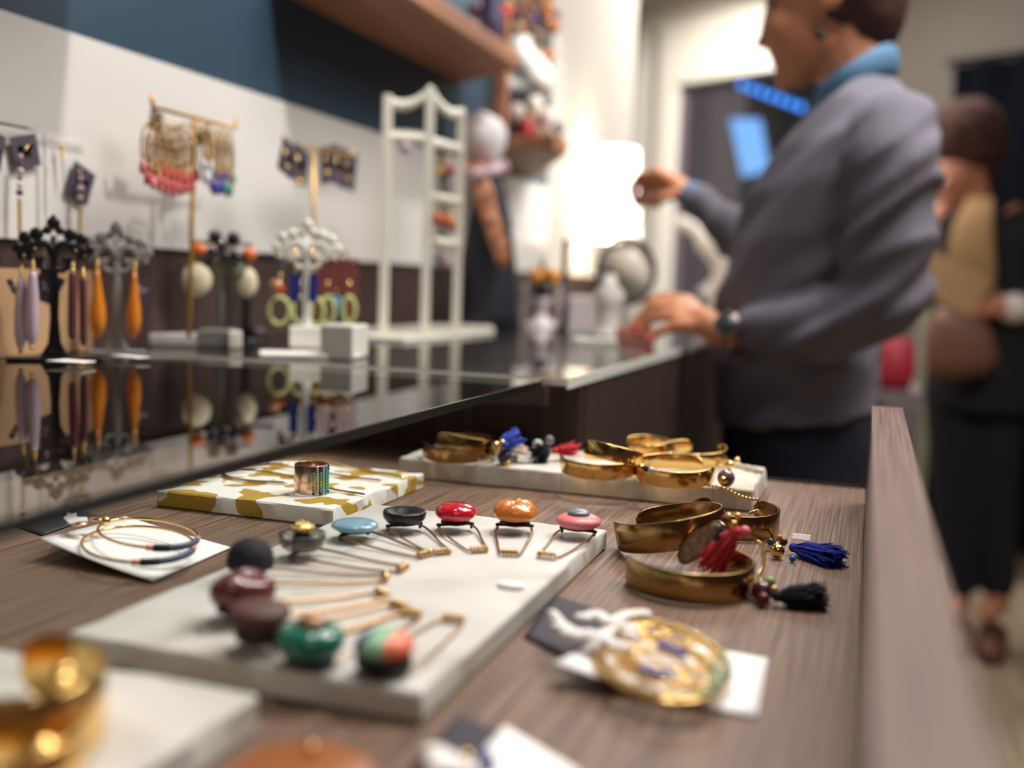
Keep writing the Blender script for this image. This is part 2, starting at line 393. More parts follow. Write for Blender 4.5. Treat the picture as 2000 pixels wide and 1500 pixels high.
# ---- button pins
def lens(mb, r, h, c=(0, 0, 0), flatb=.75, n=28, mi=0, k=.85):
    prof = []
    for i in range(13):
        a = -PI/2+PI*i/12; rr = r*math.cos(a)**k if math.cos(a) > 1e-6 else 0
        z = h*math.sin(a)*(flatb if a < 0 else 1); prof.append((max(rr, .00005), z))
    return mb.lathe(prof, n, mi, c)
def pin(kind, label, bp, cp, hb, r, spread=.0098):
    B = atz(bp[0], bp[1], T1+hb); Cc = atz(cp[0], cp[1], T1+.002)
    d = Vector((Cc.x-B.x, Cc.y-B.y)); L = d.length; ang = math.atan2(d.y, d.x)
    t = thing('button_pin', label, 'button pin', (B.x, B.y, T1), ang, 'safety pins with big buttons fanned on the marble slab')
    # wire legs from two loops on the bar, closing on the coil
    for s in (-1, 1):
        pts = smooth_path([(0, s*spread*1.05, .0035), (L*.22, s*spread*1.12, .0028), (L*.6, s*spread*.85, .0013), (L*.93, s*.0062, .0012), (L, s*.0048, .0018)], 5)
        MB().tube(pts, .00072, 6).build('wire_leg', M['wire'], t)
    coil = [(L+.0016*math.cos(a), -.005+.010*a/(10*PI), .0023+.0016*math.sin(a)) for a in [10*PI*i/70 for i in range(71)]]
    MB().tube(coil, .0007, 6).build('coil', M['coil'] , t)
    b = MB().tube([(0, -spread-.002, .0042), (0, spread+.002, .0042)], .0009, 8)
    for s in (-1, 1):
        b.tube(arc(0, .0032, .0017, 0, 360, 12, s*spread*1.05)[:-1], .0006, 6, closed=True)
    b.lathe([(r*.25, .0036), (r*.7, .0052), (r*.72, .0058), (r*.3, .0066)], 20)
    b.build('backing_bar', M['dmetal'], t)
    z = hb; m = MB(); q = None
    if kind == 'dome':
        m.lathe([(r*.75, -.004), (r*.98, -.0025), (r, .0005), (r*.93, .005), (r*.72, .0088), (r*.4, .0108), (.0001, .0113)], 28, c=(0, 0, z)); q = M['mattblack']
    elif kind == 'lump':
        lens(m, r, .0075, (0, 0, z), 1, k=.55); q = C(98, 44, 48, .22, coat=.5)
        for v in range(len(m.v)):
            x, y, zz = m.v[v]; a = math.atan2(y, x); f = 1+.07*math.cos(3*a+1); m.v[v] = (x*f, y*f*.86, zz+.0012*math.sin(2*a))
    elif kind == 'disc':
        m.lathe([(r*.5, -.008), (r*.62, -.006), (r*.95, -.0015), (r, .0008), (r*.93, .003), (r*.5, .0042), (.0001, .0045)], 30, c=(0, 0, z)); q = C(88, 56, 52, .6)
    elif kind == 'ring':
        m.tube([(r*.62*math.cos(2*PI*i/28), r*.62*math.sin(2*PI*i/28), z) for i in range(28)], .0062, 12, closed=True)
        lens(m, r*.6, .003, (0, 0, z)); q = C(34, 112, 92, .12, coat=.6)
    elif kind == 'tri':
        lens(m, r, .0062, (0, 0, z+.001), .5, k=.7); q = [C(146, 200, 160, .35), C(74, 52, 120, .35), C(235, 120, 84, .35)]
    elif kind == 'smoky':
        m.lathe([(r*.7, -.006), (r*.92, -.004), (r, .0005), (r*.97, .003), (r*.6, .0018), (r*.4, -.001), (.0001, -.001)], 12, c=(0, 0, z)); q = mat('smoky translucent resin', (.3, .27, .25), .12, trans=.75, ior=1.4)
    elif kind == 'flat':
        lens(m, r, .0036, (0, 0, z), .9, k=.8); q = C(128, 168, 188, .2, coat=.5)
    elif kind == 'concave':
        m.lathe([(r*.8, -.0035), (r*.98, -.0005), (r, .0025), (r*.96, .0036), (r*.8, .003), (r*.35, -.0005), (.0001, -.001)], 30, c=(0, 0, z)); q = M['black']
    elif kind == 'red':
        lens(m, r, .0062, (0, 0, z), .8, k=.7); q = C(196, 24, 44, .12, coat=1)
    elif kind == 'knot':
        lens(m, r, .0078, (0, 0, z), .55, k=.6, n=40); q = C(206, 122, 52, .22, coat=.5)
        for v in range(len(m.v)):
            x, y, zz = m.v[v]
            if zz > z: m.v[v] = (x, y, zz+.0014*math.sin(900*x+500*y)*(1-abs(x/r)**2))
    elif kind == 'pink':
        lens(m, r, .0046, (0, 0, z), .9, k=.65); q = C(224, 128, 134, .35)
    body = m.build('button', q, t)
    if kind == 'tri':
        for p in body.data.polygons:
            c = p.center; p.material_index = 1 if c.y > r*.35 else (2 if c.y < -r*.35 else 0)
        lens(MB(), r*.95, .0055, (0, 0, z-.004), 1, k=.6).build('button_base', M['black'], t)
    if kind == 'ring':
        lens(MB(), r*.85, .005, (0, 0, z-.0055), 1, k=.6).build('button_base', M['black'], t)
        MB().lathe([(.0045, .0), (.0058, .004), (.0052, .007), (.003, .008)], 14, c=(0, 0, z+.002)).build('button_top', C(170, 130, 100, .3, metal=.6), t)
    if kind == 'disc':
        lens(MB(), r*.8, .005, (0, 0, z-.007), 1, k=.6).build('button_base', C(44, 28, 30, .4), t)
    if kind == 'lump':
        MB().tube([(-r*.1, r*.2+i*.0, 0) for i in range(1)]+[(0, 0, 0)], .001).build if 0 else None
    if kind == 'smoky':
        g = MB(); g.lathe([(.0048, 0), (.0062, .001), (.0056, .0035), (.003, .0044), (.0001, .0045)], 12, c=(0, 0, z+.0035))
        for i in range(14):
            a = 2*PI*i/14; g.ball((.0058*math.cos(a), .0058*math.sin(a), z+.0058), .0011, 6)
            g.ball((.0032*math.cos(a), .0032*math.sin(a), z+.0074), .0009, 6)
        g.ball((0, 0, z+.008), .0015, 8); g.build('button_top', M['gold'], t)
        MB().lathe([(.004, -.001), (.0055, .0), (.0035, .0035)], 12, c=(0, 0, z)).build('button_stem', M['dmetal'], t)
    if kind == 'pink':
        lens(MB(), r*.5, .0022, (0, 0, z+.0052), .9, k=.75).build('button_top', C(112, 128, 136, .3, coat=.3), t)
    return t
pin('dome', 'button pin with matte black domed button', (489, 1096), (752, 1127), .010, .0118)
pin('lump', 'button pin with glossy maroon lobed button', (470, 1152), (745, 1160), .014, .0148)
pin('disc', 'button pin with dull brown disc button on a stepped base', (507, 1200), (778, 1182), .015, .0128)
pin('ring', 'button pin with shiny green ring button and small brass centre', (607, 1250), (803, 1197), .010, .0122)
pin('tri', 'button pin with mint, purple and orange striped button', (750, 1268), (885, 1208), .0095, .0118)
pin('smoky', 'button pin with smoky translucent button and gold flower centre', (590, 1050), (786, 1109), .0115, .0128)
pin('flat', 'button pin with pale blue oval button', (693, 1026), (829, 1082), .0085, .0138)
pin('concave', 'button pin with black dished button', (790, 1008), (863, 1077), .0095, .0132)
pin('red', 'button pin with glossy red button', (890, 1001), (935, 1073), .0115, .0128)
pin('knot', 'button pin with orange knotted button', (1006, 1003), (996, 1080), .0115, .0136)
pin('pink', 'button pin with pink button topped by a small grey one', (1130, 1018), (1068, 1085), .0095, .0139)
tg = MB().lathe([(.0055, 0), (.0062, .0006), (.0055, .0013), (.0001, .0016)], 16)
o = tg.build('price_tag', M['card'], loc=atz(998, 1146, T1+.0003)); o.scale = (1.2, .8, 1.3); tag(o, 'tiny white price tag lying alone on the pin slab', 'price tag')

# ---- cuffs
def bandmb(mb, rx, ry, h, th, a0, a1, n=56, wob=0, taper=True):
    vs = []; fs = []
    for i in range(n+1):
        f = i/n; a = R(a0+(a1-a0)*f); e = min(f, 1-f)*n
        hh = h*(1 if e > 4 or not taper else (.35+.65*math.sqrt(max(0, e/4*(2-e/4)))))
        zc = h/2+wob*math.sin(3*a)
        for (rr, z) in ((1, -hh/2), (1, hh/2), (0, hh/2), (0, -hh/2)):
            k = 1 if rr else 0
            vs.append(((rx-th*(1-k))*math.cos(a), (ry-th*(1-k))*math.sin(a), zc+z))
    for i in range(n):
        for k in range(4):
            l = (k+1) % 4; fs.append((i*4+k, i*4+l, (i+1)*4+l, (i+1)*4+k))
    fs += [(0, 1, 2, 3), (n*4+3, n*4+2, n*4+1, n*4)]
    return mb.add(vs, fs)
def tassel(parent, start, d, L, spread, m, n=70, head=.0022, seed=1, zmin=None):
    rd = random.Random(seed); mb = MB(); d = Vector(d).normalized(); st = Vector(start)
    a = d.orthogonal().normalized(); b = d.cross(a)
    for i in range(n):
        an = rd.random()*2*PI; rr = math.sqrt(rd.random()); l = L*(.76+.28*rd.random())
        o0 = (a*math.cos(an)+b*math.sin(an))*rr
        pts = [st+d*L*.0+o0*head*.7, st+d*l*.3+o0*(head*.6+.55*spread), st+d*l*.65+o0*(head*.2+.85*spread), st+d*l+o0*spread+Vector((rd.uniform(-1, 1), rd.uniform(-1, 1), rd.uniform(-1, 1)))*spread*.32]
        if zmin is not None:
            for p in pts: p.z = max(p.z, zmin+.0006+.002*rd.random()*0)
        mb.tube(pts, .00045, 4)
    t = mb.build('tassel', m, parent)
    MB().tube([st-d*.0035, st-d*.002, st, st+d*.002], [head*.5, head*1.05, head*1.1, head*.95], 10).build('tassel_cap', m, t)
    return t
def beads(parent, lst):
    for (p, r, m) in lst:
        MB().ball(p, r, 12).build('bead', m, parent)
def cuff(label, c, rx, h, m, gap=40, rz=0, rot=None, ry=None, z0=DZ, group=None, th=.0015, name='cuff_bangle'):
    t = thing(name, label, 'bangle', (c[0], c[1], z0), rz, group, rot)
    bandmb(MB(), rx, ry or rx*.86, h, th, gap/2, 360-gap/2).build('band', m, t, .00045)
    return t
g4 = 'brass cuffs with tassels lying at the right of the drawer'
# front big cuff: centre px ~ (1350,1120)
pc = atz(1345, 1142, DZ+.0006)
c1 = cuff('large brass cuff at the front of the tassel group, dark tassel hanging off it', pc, .0375, .0165, M['bronze'], 125, R(128), z0=DZ+.0004, ry=.035, group=g4)
# rear/left cuff leaning on it
pb = atz(1312, 1078, DZ+.0006)
c2 = cuff('brass cuff tilted up against the large one, left end pointing at the pin slab', (pb.x, pb.y), .0355, .018, M['bronze'], 45, rot=(R(-4), R(12), R(160)), z0=DZ+.0075, ry=.032, group=g4)
pd = atz(1430, 1040, DZ+.0006)
c3 = cuff('brass cuff at the back right of the tassel group', (pd.x, pd.y+.012), .036, .0165, M['bronze'], 60, R(100), z0=DZ+.0004, ry=.030, group=g4)
# charms: built as tassel charms
def charm(label, name='tassel_charm', group='tassel charms on the cuffs'):
    return thing(name, label, 'charm', (0, 0, 0), 0, group)
k = charm('coral red tassel charm standing inside the front cuff')
p = atz(1435, 1040, DZ+.03); e = atz(1385, 1108, DZ+.006)
tassel(k, p, e-p, (e-p).length*1.0, .0075, C(214, 62, 72, .8), 170, .003, 3, zmin=DZ)
beads(k, [((p.x-.001, p.y+.001, p.z+.004), .0028, M['gold']), ((p.x-.006, p.y+.001, p.z+.007), .0022, C(110, 40, 50, .2)), ((p.x+.001, p.y, p.z+.0095), .0019, M['gold']), ((p.x-.009, p.y, p.z+.001), .003, C(84, 84, 88, .2)), ((p.x-.01, p.y, p.z-.004), .0022, C(50, 54, 60, .2)), ((p.x+.0055, p.y, p.z+.001), .0034, C(222, 98, 108, .4)), ((p.x-.004, p.y, p.z+.009), .0017, M['gold'])])
k = charm('brown ribbed leaf-shaped charm leaning inside the front cuff', 'leaf_charm')
a = atz(1400, 1020, DZ+.030); b = atz(1338, 1100, DZ+.004); d = b-a; sd = Vector((.35, -.1, .1)).normalized(); nn = d.normalized().cross(sd)
mb = MB(); W = .0115
prof = [(0, .15), (.12, .6), (.3, .95), (.55, 1), (.78, .75), (.93, .4), (1, .08)]
mb.loft([(a+d*t0, sd*W*w0, nn*.0014) for t0, w0 in prof], 16).build('leaf', ramp_mat('ribbed brown', [(.3, lin(92, 70, 50)), (.7, lin(150, 122, 90))], (1, 1, 1), 260, 2, .5, .4), k)
rimp = [a+d*t0+sd*W*w0*1.05 for t0, w0 in prof]+[a+d*t0-sd*W*w0*1.05 for t0, w0 in prof[::-1]]
MB().tube(rimp, .0009, 6, closed=True).build('leaf_rim', M['bronze'], k)
k = charm('royal blue tassel charm lying flat on the drawer bottom')
p = atz(1552, 1070, DZ+.0045); e = atz(1640, 1098, DZ+.0035)
tassel(k, p, e-p, (e-p).length, .0085, C(28, 38, 150, .8), 240, .0028, 5, zmin=DZ)
beads(k, [(atz(1518, 1076, DZ+.005), .0046, M['gold']), (atz(1530, 1058, DZ+.006), .0028, C(60, 50, 30, .2)), (atz(1522, 1050, DZ+.007), .0022, C(180, 110, 60, .3)), (atz(1548, 1091, DZ+.0025), .0022, C(30, 100, 180, .2)), (atz(1505, 1058, DZ+.006), .0024, C(56, 66, 52, .2))])
MB().tube(smooth_path([atz(1462, 1003, DZ+.012), atz(1480, 998, DZ+.014), atz(1495, 1015, DZ+.011), atz(1508, 1045, DZ+.006), atz(1518, 1064, DZ+.0055)], 6), .0014, 8, flat=(1, 1, .8)).build('link', M['gold'], k)
lp = atz(1565, 1049, DZ+.006)
o = MB().box((-.0058, -.0022, -.0004), (.0058, .0022, .0004)).build('price_tag', M['card'], bevel=.0004, loc=lp, rot=(R(55), 0, R(-6))); tag(o, 'tiny white price tag beside the royal blue tassel', 'price tag')
k = charm('black tassel charm with dark red bead at the front right of the cuffs')
p = atz(1520, 1164, DZ+.006); e = atz(1612, 1168, DZ+.0055)
tassel(k, p, e-p, (e-p).length*.97, .0078, C(22, 22, 34, .85), 240, .003, 8, zmin=DZ)
beads(k, [(atz(1488, 1155, DZ+.0058), .0058, C(72, 26, 36, .15, coat=.5)), (atz(1504, 1136, DZ+.008), .003, C(130, 160, 90, .2)), (atz(1512, 1150, DZ+.007), .0016, M['gold']), (atz(1490, 1170, DZ+.0045), .0036, C(90, 24, 30, .15))])
MB().tube(smooth_path([atz(1478, 1058, DZ+.0165), atz(1490, 1068, DZ+.0155), atz(1490, 1105, DZ+.010), atz(1482, 1125, DZ+.008), atz(1486, 1136, DZ+.010)], 6), .0013, 8).build('link', M['gold'], k)

# back slab: gold bangles
g5 = 'gold bangles on the back marble slab'
def bang(label, px, py, rpx, h, lift=0, rot=None, rz=0, gap=45, m=None, ry=None, dz=0):
    p = atz(px, py, T3+.0004+dz); r = rpx*p.y/FPX*1.0
    if rot is None: rot = tuple((Matrix.Rotation(R(5), 3, 'X') @ Matrix.Rotation(rz, 3, 'Z')).to_euler()); dz += r*.085
    return cuff(label, p, r, h, m or M['gold'], gap, rz, rot, ry or r*1.0, T3+.0004+dz, g5, th=.0013)
bang('thin gold cuff lying at the left end of the back slab, front one of two', 897, 894, 78, .0125, rz=R(150), gap=60, m=M['bronze'])
bang('brass cuff propped on another at the left end of the back slab', 905, 880, 76, .012, rot=(R(8), R(-8), R(200)), gap=70, m=M['bronze'], dz=.0065)
bang('gold cuff lying flat in the middle of the back slab', 1172, 924, 82, .0125, rz=R(160), gap=60)
bang('gold cuff leaning up on the flat one in the middle of the back slab', 1192, 900, 62, .0115, rot=(R(12), R(-10), R(185)), gap=50, dz=.014)
bang('gold cuff at the front right of the back slab', 1318, 940, 78, .0125, rz=R(30), gap=50)
bang('gold cuff at the rear right of the back slab', 1357, 905, 62, .0125, rz=R(80), gap=50)
bang('gold cuff half hidden at the rear middle of the back slab', 1262, 890, 45, .0125, rz=R(190), gap=50)
g6 = 'tassel charms on the back slab'
def ch2(label, p, e, L, sp, m, n=60, seed=1):
    k = charm(label, group=g6); tassel(k, p, e-p, L, sp, m, n, .0025, seed, zmin=T3); return k
p = atz(987, 868, T3+.018); e = atz(1030, 838, T3+.024)
k = ch2('bright blue tassel charm sticking up on the back slab', p, e, .0225, .009, C(52, 78, 190, .8), 90, 2)
beads(k, [(p+Vector((-.008, 0, -.002)), .0042, M['gold']), (p+Vector((-.003, 0, .001)), .003, M['gold']), (atz(983, 860, T3+.014), .003, C(200, 170, 150, .3)), (atz(962, 862, T3+.012), .0032, C(196, 40, 46, .3)), (atz(985, 866, T3+.01), .0038, C(160, 26, 44, .3))])
p = atz(1068, 882, T3+.007); e = atz(1025, 900, T3+.006)
k = ch2('black tassel charm lying on the back slab', p, e, .0235, .0085, C(22, 24, 36, .85), 110, 6)
beads(k, [(atz(1050, 868, T3+.012), .0045, C(190, 206, 190, .25)), (atz(1073, 860, T3+.013), .0042, C(130, 120, 132, .2)), (atz(986, 893, T3+.0065), .0065, C(66, 68, 80, .15, coat=.5)), (atz(990, 905, T3+.002), .0035, M['gold']), (atz(1006, 895, T3+.003), .003, C(200, 176, 130, .3))])
p = atz(1085, 880, T3+.009); e = atz(1125, 878, T3+.009)
k = ch2('red tassel charm lying between the bangles of the back slab', p, e, .02, .006, C(196, 36, 50, .7), 90, 9)
k = charm('beige feather-like charm on the back slab', 'leaf_charm', g6)
a = atz(1000, 868, T3+.013); b = atz(1035, 888, T3+.008); d = b-a
MB().loft([(a+d*t, Vector((.003, .006, .002))*w0, Vector((0, 0, .001))) for t, w0 in ((0, .2), (.3, 1), (.6, .9), (1, .1))], 12).build('leaf', C(176, 152, 130, .6), k)
k = charm('gold chain charm with dark bead hanging off the front right bangle', 'bead_charm', g6)
beads(k, [(atz(1418, 934, T3+.0072), .0068, C(104, 84, 80, .12, coat=.6)), (atz(1412, 938, T3+.009), .003, M['gold'])])
ch_ = [atz(1385+i*7.2, 948+i*2.2-3*math.sin(i*.5), T3+.0016) for i in range(14)]
mb = MB()
for q in ch_[::1]: mb.ball(q, .0013, 8)
mb.build('chain', M['gold'], k)
k = charm('gold chain charm with white beads at the right end of the back slab', 'bead_charm', g6)
mb = MB()
for i in range(9): mb.ball(atz(1415+i*9, 903+i*2.2, T3+.0022), .0028 if i % 2 else .0022, 8)
mb.build('chain', C(226, 214, 190, .3), k)
beads(k, [(atz(1425, 908, T3+.004), .0036, M['gold']), (atz(1440, 900, T3+.004), .003, M['gold'])])
for i, (px, py, r, m_) in enumerate([(1257, 912, .0028, M['gold']), (1262, 917, .0026, C(80, 70, 60, .2)), (1250, 905, .003, M['gold']), (1268, 915, .0022, C(60, 70, 120, .2)), (1318, 893, .0034, C(70, 70, 130, .2)), (1300, 895, .0028, M['gold'])]):
    pass
k = charm('cluster of small gold and dark beads between the gold bangles', 'bead_charm', g6)
beads(k, [(atz(px, py, T3+.0135), r, m_) for (px, py, r, m_) in [(1252, 913, .0030, M['gold']), (1263, 915, .0026, C(60, 50, 44, .2)), (1272, 918, .0024, C(220, 214, 196, .3)), (1247, 902, .003, M['gold']), (1300, 893, .0028, M['gold']), (1318, 891, .0036, C(70, 70, 120, .2)), (1308, 889, .0026, C(226, 214, 190, .3))]])

# decor slab: beaded ring and wire necklaces
q = atz(594, 966, T2+.0004)
t = thing('beaded_ring', 'wide rose gold ring with turquoise, green and navy bead columns', 'ring', (q.x, q.y+.0095, T2+.0004))
H = .0205; rr = .0117
bandmb(MB(), rr, rr, H, .0007, -200, 160-.01, 48, 0, False).build('band', M['rose'], t, .0002)
TQ, LG, NV, CR = C(72, 188, 180, .3), C(168, 200, 70, .3), C(30, 40, 120, .3), C(226, 214, 186, .3)
cols = [NV, TQ, TQ, LG, LG, TQ, TQ, TQ, NV, NV]
vd = math.degrees(math.atan2(-q.y, -q.x))       # direction back to viewer
for j, da in enumerate((8, 20, 32, 44, 57, 72)):
    a = R(vd+da)
    if j == 3 or j == 1: pal = [CR]*14; nb = 14
    elif j == 4: pal = [TQ]*10; nb = 10
    else: pal = cols; nb = 10
    for i in range(nb):
        z = H*(i+.5)/nb
        MB().ball(((rr+.0006)*math.cos(a), (rr+.0006)*math.sin(a), z), H/nb*.52*(1 if nb == 10 else 1.0), 8).build('bead', pal[i % len(pal)], t)
def neck(label, pts, m, r=.0011, z=None):
    P = smooth_path([atz(x, y, T2+.0015+k) for x, y, k in pts], 8)
    t = MB().tube(P, r, 8, flat=(1, 1, .8)).build('wire_necklace', m, None); return tag(t, label, 'necklace', 'wire necklaces on the painted slab')
neck('rose gold wire necklace looping left of the beaded ring', [(560, 905, .002), (470, 908, .001), (435, 922, 0), (470, 937, 0), (560, 943, 0)], M['rose'], .0013)
neck('gold wire necklace running straight to the slab edge behind the ring', [(520, 903, .002), (600, 918, .001), (690, 932, .0), (745, 938, 0), (744, 958, -.002)][:4], M['gold'], .0010)
neck('thin gold wire necklace ending near the slab front edge', [(470, 915, .001), (560, 928, 0), (640, 953, 0), (712, 965, 0)], M['bronze'], .0009)
neck('flat gold wire necklace along the back edge of the painted slab', [(548, 893, .001), (620, 897, .001), (700, 915, 0), (790, 933, 0)], M['gold'], .0012)

# ---- cards with hoops
def card(label, pts, m=None, lift=(0, 0, 0, 0), name='earring_card', z=DZ):
    n = 8; vs = []; fs = []
    P = [atz(x, y, z+.0006+l_) for (x, y), l_ in zip(pts, lift)]
    for j in range(n+1):
        for i in range(n+1):
            u, v = i/n, j/n
            p = P[0]*(1-u)*(1-v)+P[1]*u*(1-v)+P[2]*u*v+P[3]*(1-u)*v
            l = lift[0]*(1-u)*(1-v)+lift[1]*u*(1-v)+lift[2]*u*v+lift[3]*(1-u)*v
            lm = max(lift); l = lm*(l/lm)**1.7 if lm > 0 and l > 0 else 0
            vs.append((p.x, p.y, z+.0006+l))
    for j in range(n):
        for i in range(n): a = j*(n+1)+i; fs.append((a, a+1, a+n+2, a+n+1))
    o = MB().add(vs, fs).build(name, m or M['card']); md = o.modifiers.new('s', 'SOLIDIFY'); md.thickness = .0005; md.offset = 1
    return tag(o, label, 'card')
def hoop(label, cx, cy, rx, ry, z, m, tilt=0, extra=None, r=.0009, n=48, name='hoop_earring', group=None, parts=()):
    t = thing(name, label, 'earring', (0, 0, 0), 0, group)
    return t
card('charcoal card half under the glass edge, behind the left white card', [(30, 1028), (128, 985), (190, 1008), (82, 1046)], M['dcard'])
ec = card('white card under two wire hoops at the left, its left side curled up', [(78, 1052), (244, 1003), (450, 1070), (298, 1128)], lift=(.012, .004, 0, .003))
def ring_pts(c, a, b, t0=0, t1=360, n=48): return [c+a*math.cos(R(t0+(t1-t0)*i/n))+b*math.sin(R(t0+(t1-t0)*i/n)) for i in range(n+1)]
def wire_hoop(label, c, a, b, ang0):
    t = thing('hoop_earring', label, 'earring', (0, 0, 0), 0, 'wire hoop earrings on the left white card')
    MB().tube(ring_pts(c, a, b, ang0+38, ang0+330, 50), .0009, 8).build('hoop', M['gold'], t)
    MB().tube(ring_pts(c, a, b, ang0-30, ang0+38, 20), .0019, 8).build('wrap', C(76, 86, 108, .5), t)
    MB().tube(ring_pts(c, a, b, ang0+20, ang0+38, 8), .0021, 8).build('dark_wrap', C(32, 34, 46, .5), t)
    for d in (0, 1):
        A = ang0+38+8*0 if d else ang0-30-8
        MB().tube(ring_pts(c, a, b, A, A+8, 5), .0017, 8).build('sleeve', C(230, 160, 130, .4), t)
    return t
def pxvec(c, r, d, z): C_ = atz(*c, z); return C_, atz(*r, z)-C_, atz(*d, z)-C_
C_, A_, B_ = pxvec((270, 1061), (380, 1066), (258, 1098), DZ+.011)
wire_hoop('front wire hoop earring with dark wrapped section, on the left white card', C_, A_, B_, 44)
C_, A_, B_ = pxvec((288, 1040), (386, 1052), (272, 1068), DZ+.0135)
wire_hoop('rear wire hoop earring with dark wrapped section, on the left white card', C_, A_, B_, 36)
t = thing('earring_clasp', 'gold leaf clasps with torn white ribbon at the card edge', 'clasp')
for (x, y) in ((152, 1022), (190, 1013)):
    MB().ball(atz(x, y, DZ+.017), (.0062, .0048, .0014), 14).build('leaf', M['rose'], t)
MB().ball(atz(206, 1018, DZ+.016), .003, 10).build('bead', M['gold'], t)
rb = [atz(x, y, DZ+.018) for x, y in ((132, 1000), (140, 1006), (150, 1004), (150, 1012), (170, 1012), (172, 1019), (150, 1021), (135, 1024), (124, 1014), (130, 1010))]
def flat_shape(pts, th, m, name, parent=None):
    n = len(pts); vs = [tuple(p) for p in pts]+[(p[0], p[1], p[2]+th) for p in pts]
    fs = [tuple(range(n)), tuple(range(2*n-1, n-1, -1))]+[(i, (i+1) % n, n+(i+1) % n, n+i) for i in range(n)]
    return MB().add(vs, fs, 0, False).build(name, m, parent)
flat_shape(rb, .0006, M['card'], 'ribbon', t)

def filigree(label, c, ax, by, blue, group):
    t = thing('filigree_hoop', label, 'earring', (0, 0, 0), 0, group)
    mb = MB()
    for f, rr in ((1, .0013), (.86, .0009), (.5, .0008)): mb.tube(ring_pts(c, ax*f, by*f)[:-1], rr, 8, closed=True)
    mb.build('hoop', M['gold'], t)
    mb = MB()
    for i in range(16):
        a = 2*PI*i/16; p = c+ax*.93*math.cos(a)+by*.93*math.sin(a)
        mb.ball(p+Vector((0, 0, .001)), .0014, 8)
    for i in range(9):
        a = 2*PI*i/9+.3; rr_ = .68; p = c+ax*rr_*math.cos(a)+by*rr_*math.sin(a)
        mb.tube([p+Vector((.0028*math.cos(2*PI*q_/10), .0028*math.sin(2*PI*q_/10), .0005)) for q_ in range(10)], .0006, 6, closed=True)
    mb.build('filigree', M['gold'], t)
    u = ax.normalized(); MB().box((-.0075, -.0022, 0), (.0075, .0022, .003)).build('blue_bar', C(36, 44, 136, .3), t, .0008, loc=blue, rot=(0, 0, math.atan2(u.y, u.x)))
    mb = MB()
    for i in range(7):
        a = R(-30+i*11); mb.ball(c+ax*.97*math.cos(a)+by*.97*math.sin(a)+Vector((0, 0, .0015)), .0019, 8, 0 if i % 2 else 1)
    mb.build('end_beads', [C(190, 212, 210, .3), C(176, 200, 120, .3)], t)
    mb = MB()
    for i in range(8):
        a = R(170+i*9); mb.ball(c+ax*1.0*math.cos(a)+by*1.0*math.sin(a)+Vector((0, 0, .003)), (.0042, .0034, .0022), 8)
    mb.build('petals', C(240, 232, 226, .5), t)
    return t
card('white card under gold filigree hoops at the right of the pin slab', [(1080, 1296), (1215, 1222), (1500, 1288), (1478, 1402)], lift=(.009, .005, 0, 0))
card('charcoal square card behind the gold filigree hoops', [(1022, 1244), (1078, 1163), (1215, 1205), (1130, 1300)], M['dcard'])
def pxvec(c, r, d, z): C_ = atz(*c, z); return C_, atz(*r, z)-C_, atz(*d, z)-C_
C_, A_, B_ = pxvec((1305, 1272), (1425, 1318), (1284, 1326), DZ+.008)
filigree('rear gold filigree hoop with blue bar on the right white card', C_, A_, B_, atz(1312, 1274, DZ+.011), 'filigree hoops on the right white card')
C_, A_, B_ = pxvec((1280, 1300), (1404, 1338), (1256, 1360), DZ+.009)
filigree('front gold filigree hoop with blue bar on the right white card', C_, A_, B_, atz(1280, 1322, DZ+.013), 'filigree hoops on the right white card')
t = thing('ribbon_bow', 'white ribbon bow over the top of the right white card', 'ribbon')
rd = random.Random(4)
for i, (x, y, r) in enumerate([(1085, 1208, .003), (1098, 1224, .0052), (1120, 1238, .0066), (1140, 1205, .0045), (1165, 1202, .006), (1150, 1240, .006), (1188, 1212, .005), (1225, 1226, .005), (1210, 1262, .0055), (1185, 1250, .0045), (1232, 1240, .0045)]):
    MB().ball(atz(x, y, DZ+.0145), (r, r*.7, r*.35), 12).build('ribbon_loop', C(246, 240, 236, .6), t)
MB().tube(smooth_path([atz(1068, 1192, DZ+.014), atz(1080, 1198, DZ+.0145), atz(1100, 1222, DZ+.0145)]), [.0005]*6+[.002]*7, 6).build('ribbon_tail', C(246, 240, 236, .6), t)
# bottom card
card('white card cut off by the bottom of the picture', [(905, 1500), (985, 1418), (1135, 1510), (1040, 1600)], lift=(.004, 0, 0, 0))
card('charcoal card cut off by the bottom of the picture', [(800, 1500), (898, 1396), (975, 1430), (900, 1560)], M['dcard'])
t = thing('ribbon_bow', 'white ribbon bow with blue bead at the bottom of the picture', 'ribbon')
for (x, y, r) in [(850, 1468, .005), (868, 1482, .0062), (885, 1494, .006), (860, 1498, .006), (905, 1505, .006)]:
    MB().ball(atz(x, y, DZ+.010), (r, r*.7, r*.4), 12).build('ribbon_loop', C(246, 240, 236, .6), t)
MB().ball(atz(945, 1478, DZ+.008), .0028, 10).build('bead', C(70, 90, 170, .3), t)
MB().ball(atz(952, 1496, DZ+.008), .003, 10).build('bead', C(60, 40, 110, .3), t)
MB().ball(atz(910, 1482, DZ+.010), .0026, 10).build('bead', M['gold'], t)
# round wooden brooch at the bottom
q = atz(598, 1502, DZ+.012)
t = thing('round_brooch', 'round orange brown wooden brooch at the bottom of the picture', 'brooch', (q.x, q.y-.004, DZ))
MB().lathe([(.019, 0), (.0235, .002), (.0245, .007), (.0235, .0115), (.0215, .013), (.0001, .0135)], 32).build('disc', C(150, 88, 44, .35), t)
MB().ball((-.003, .012, .0145), .0022, 10).build('stud', M['gold'], t)
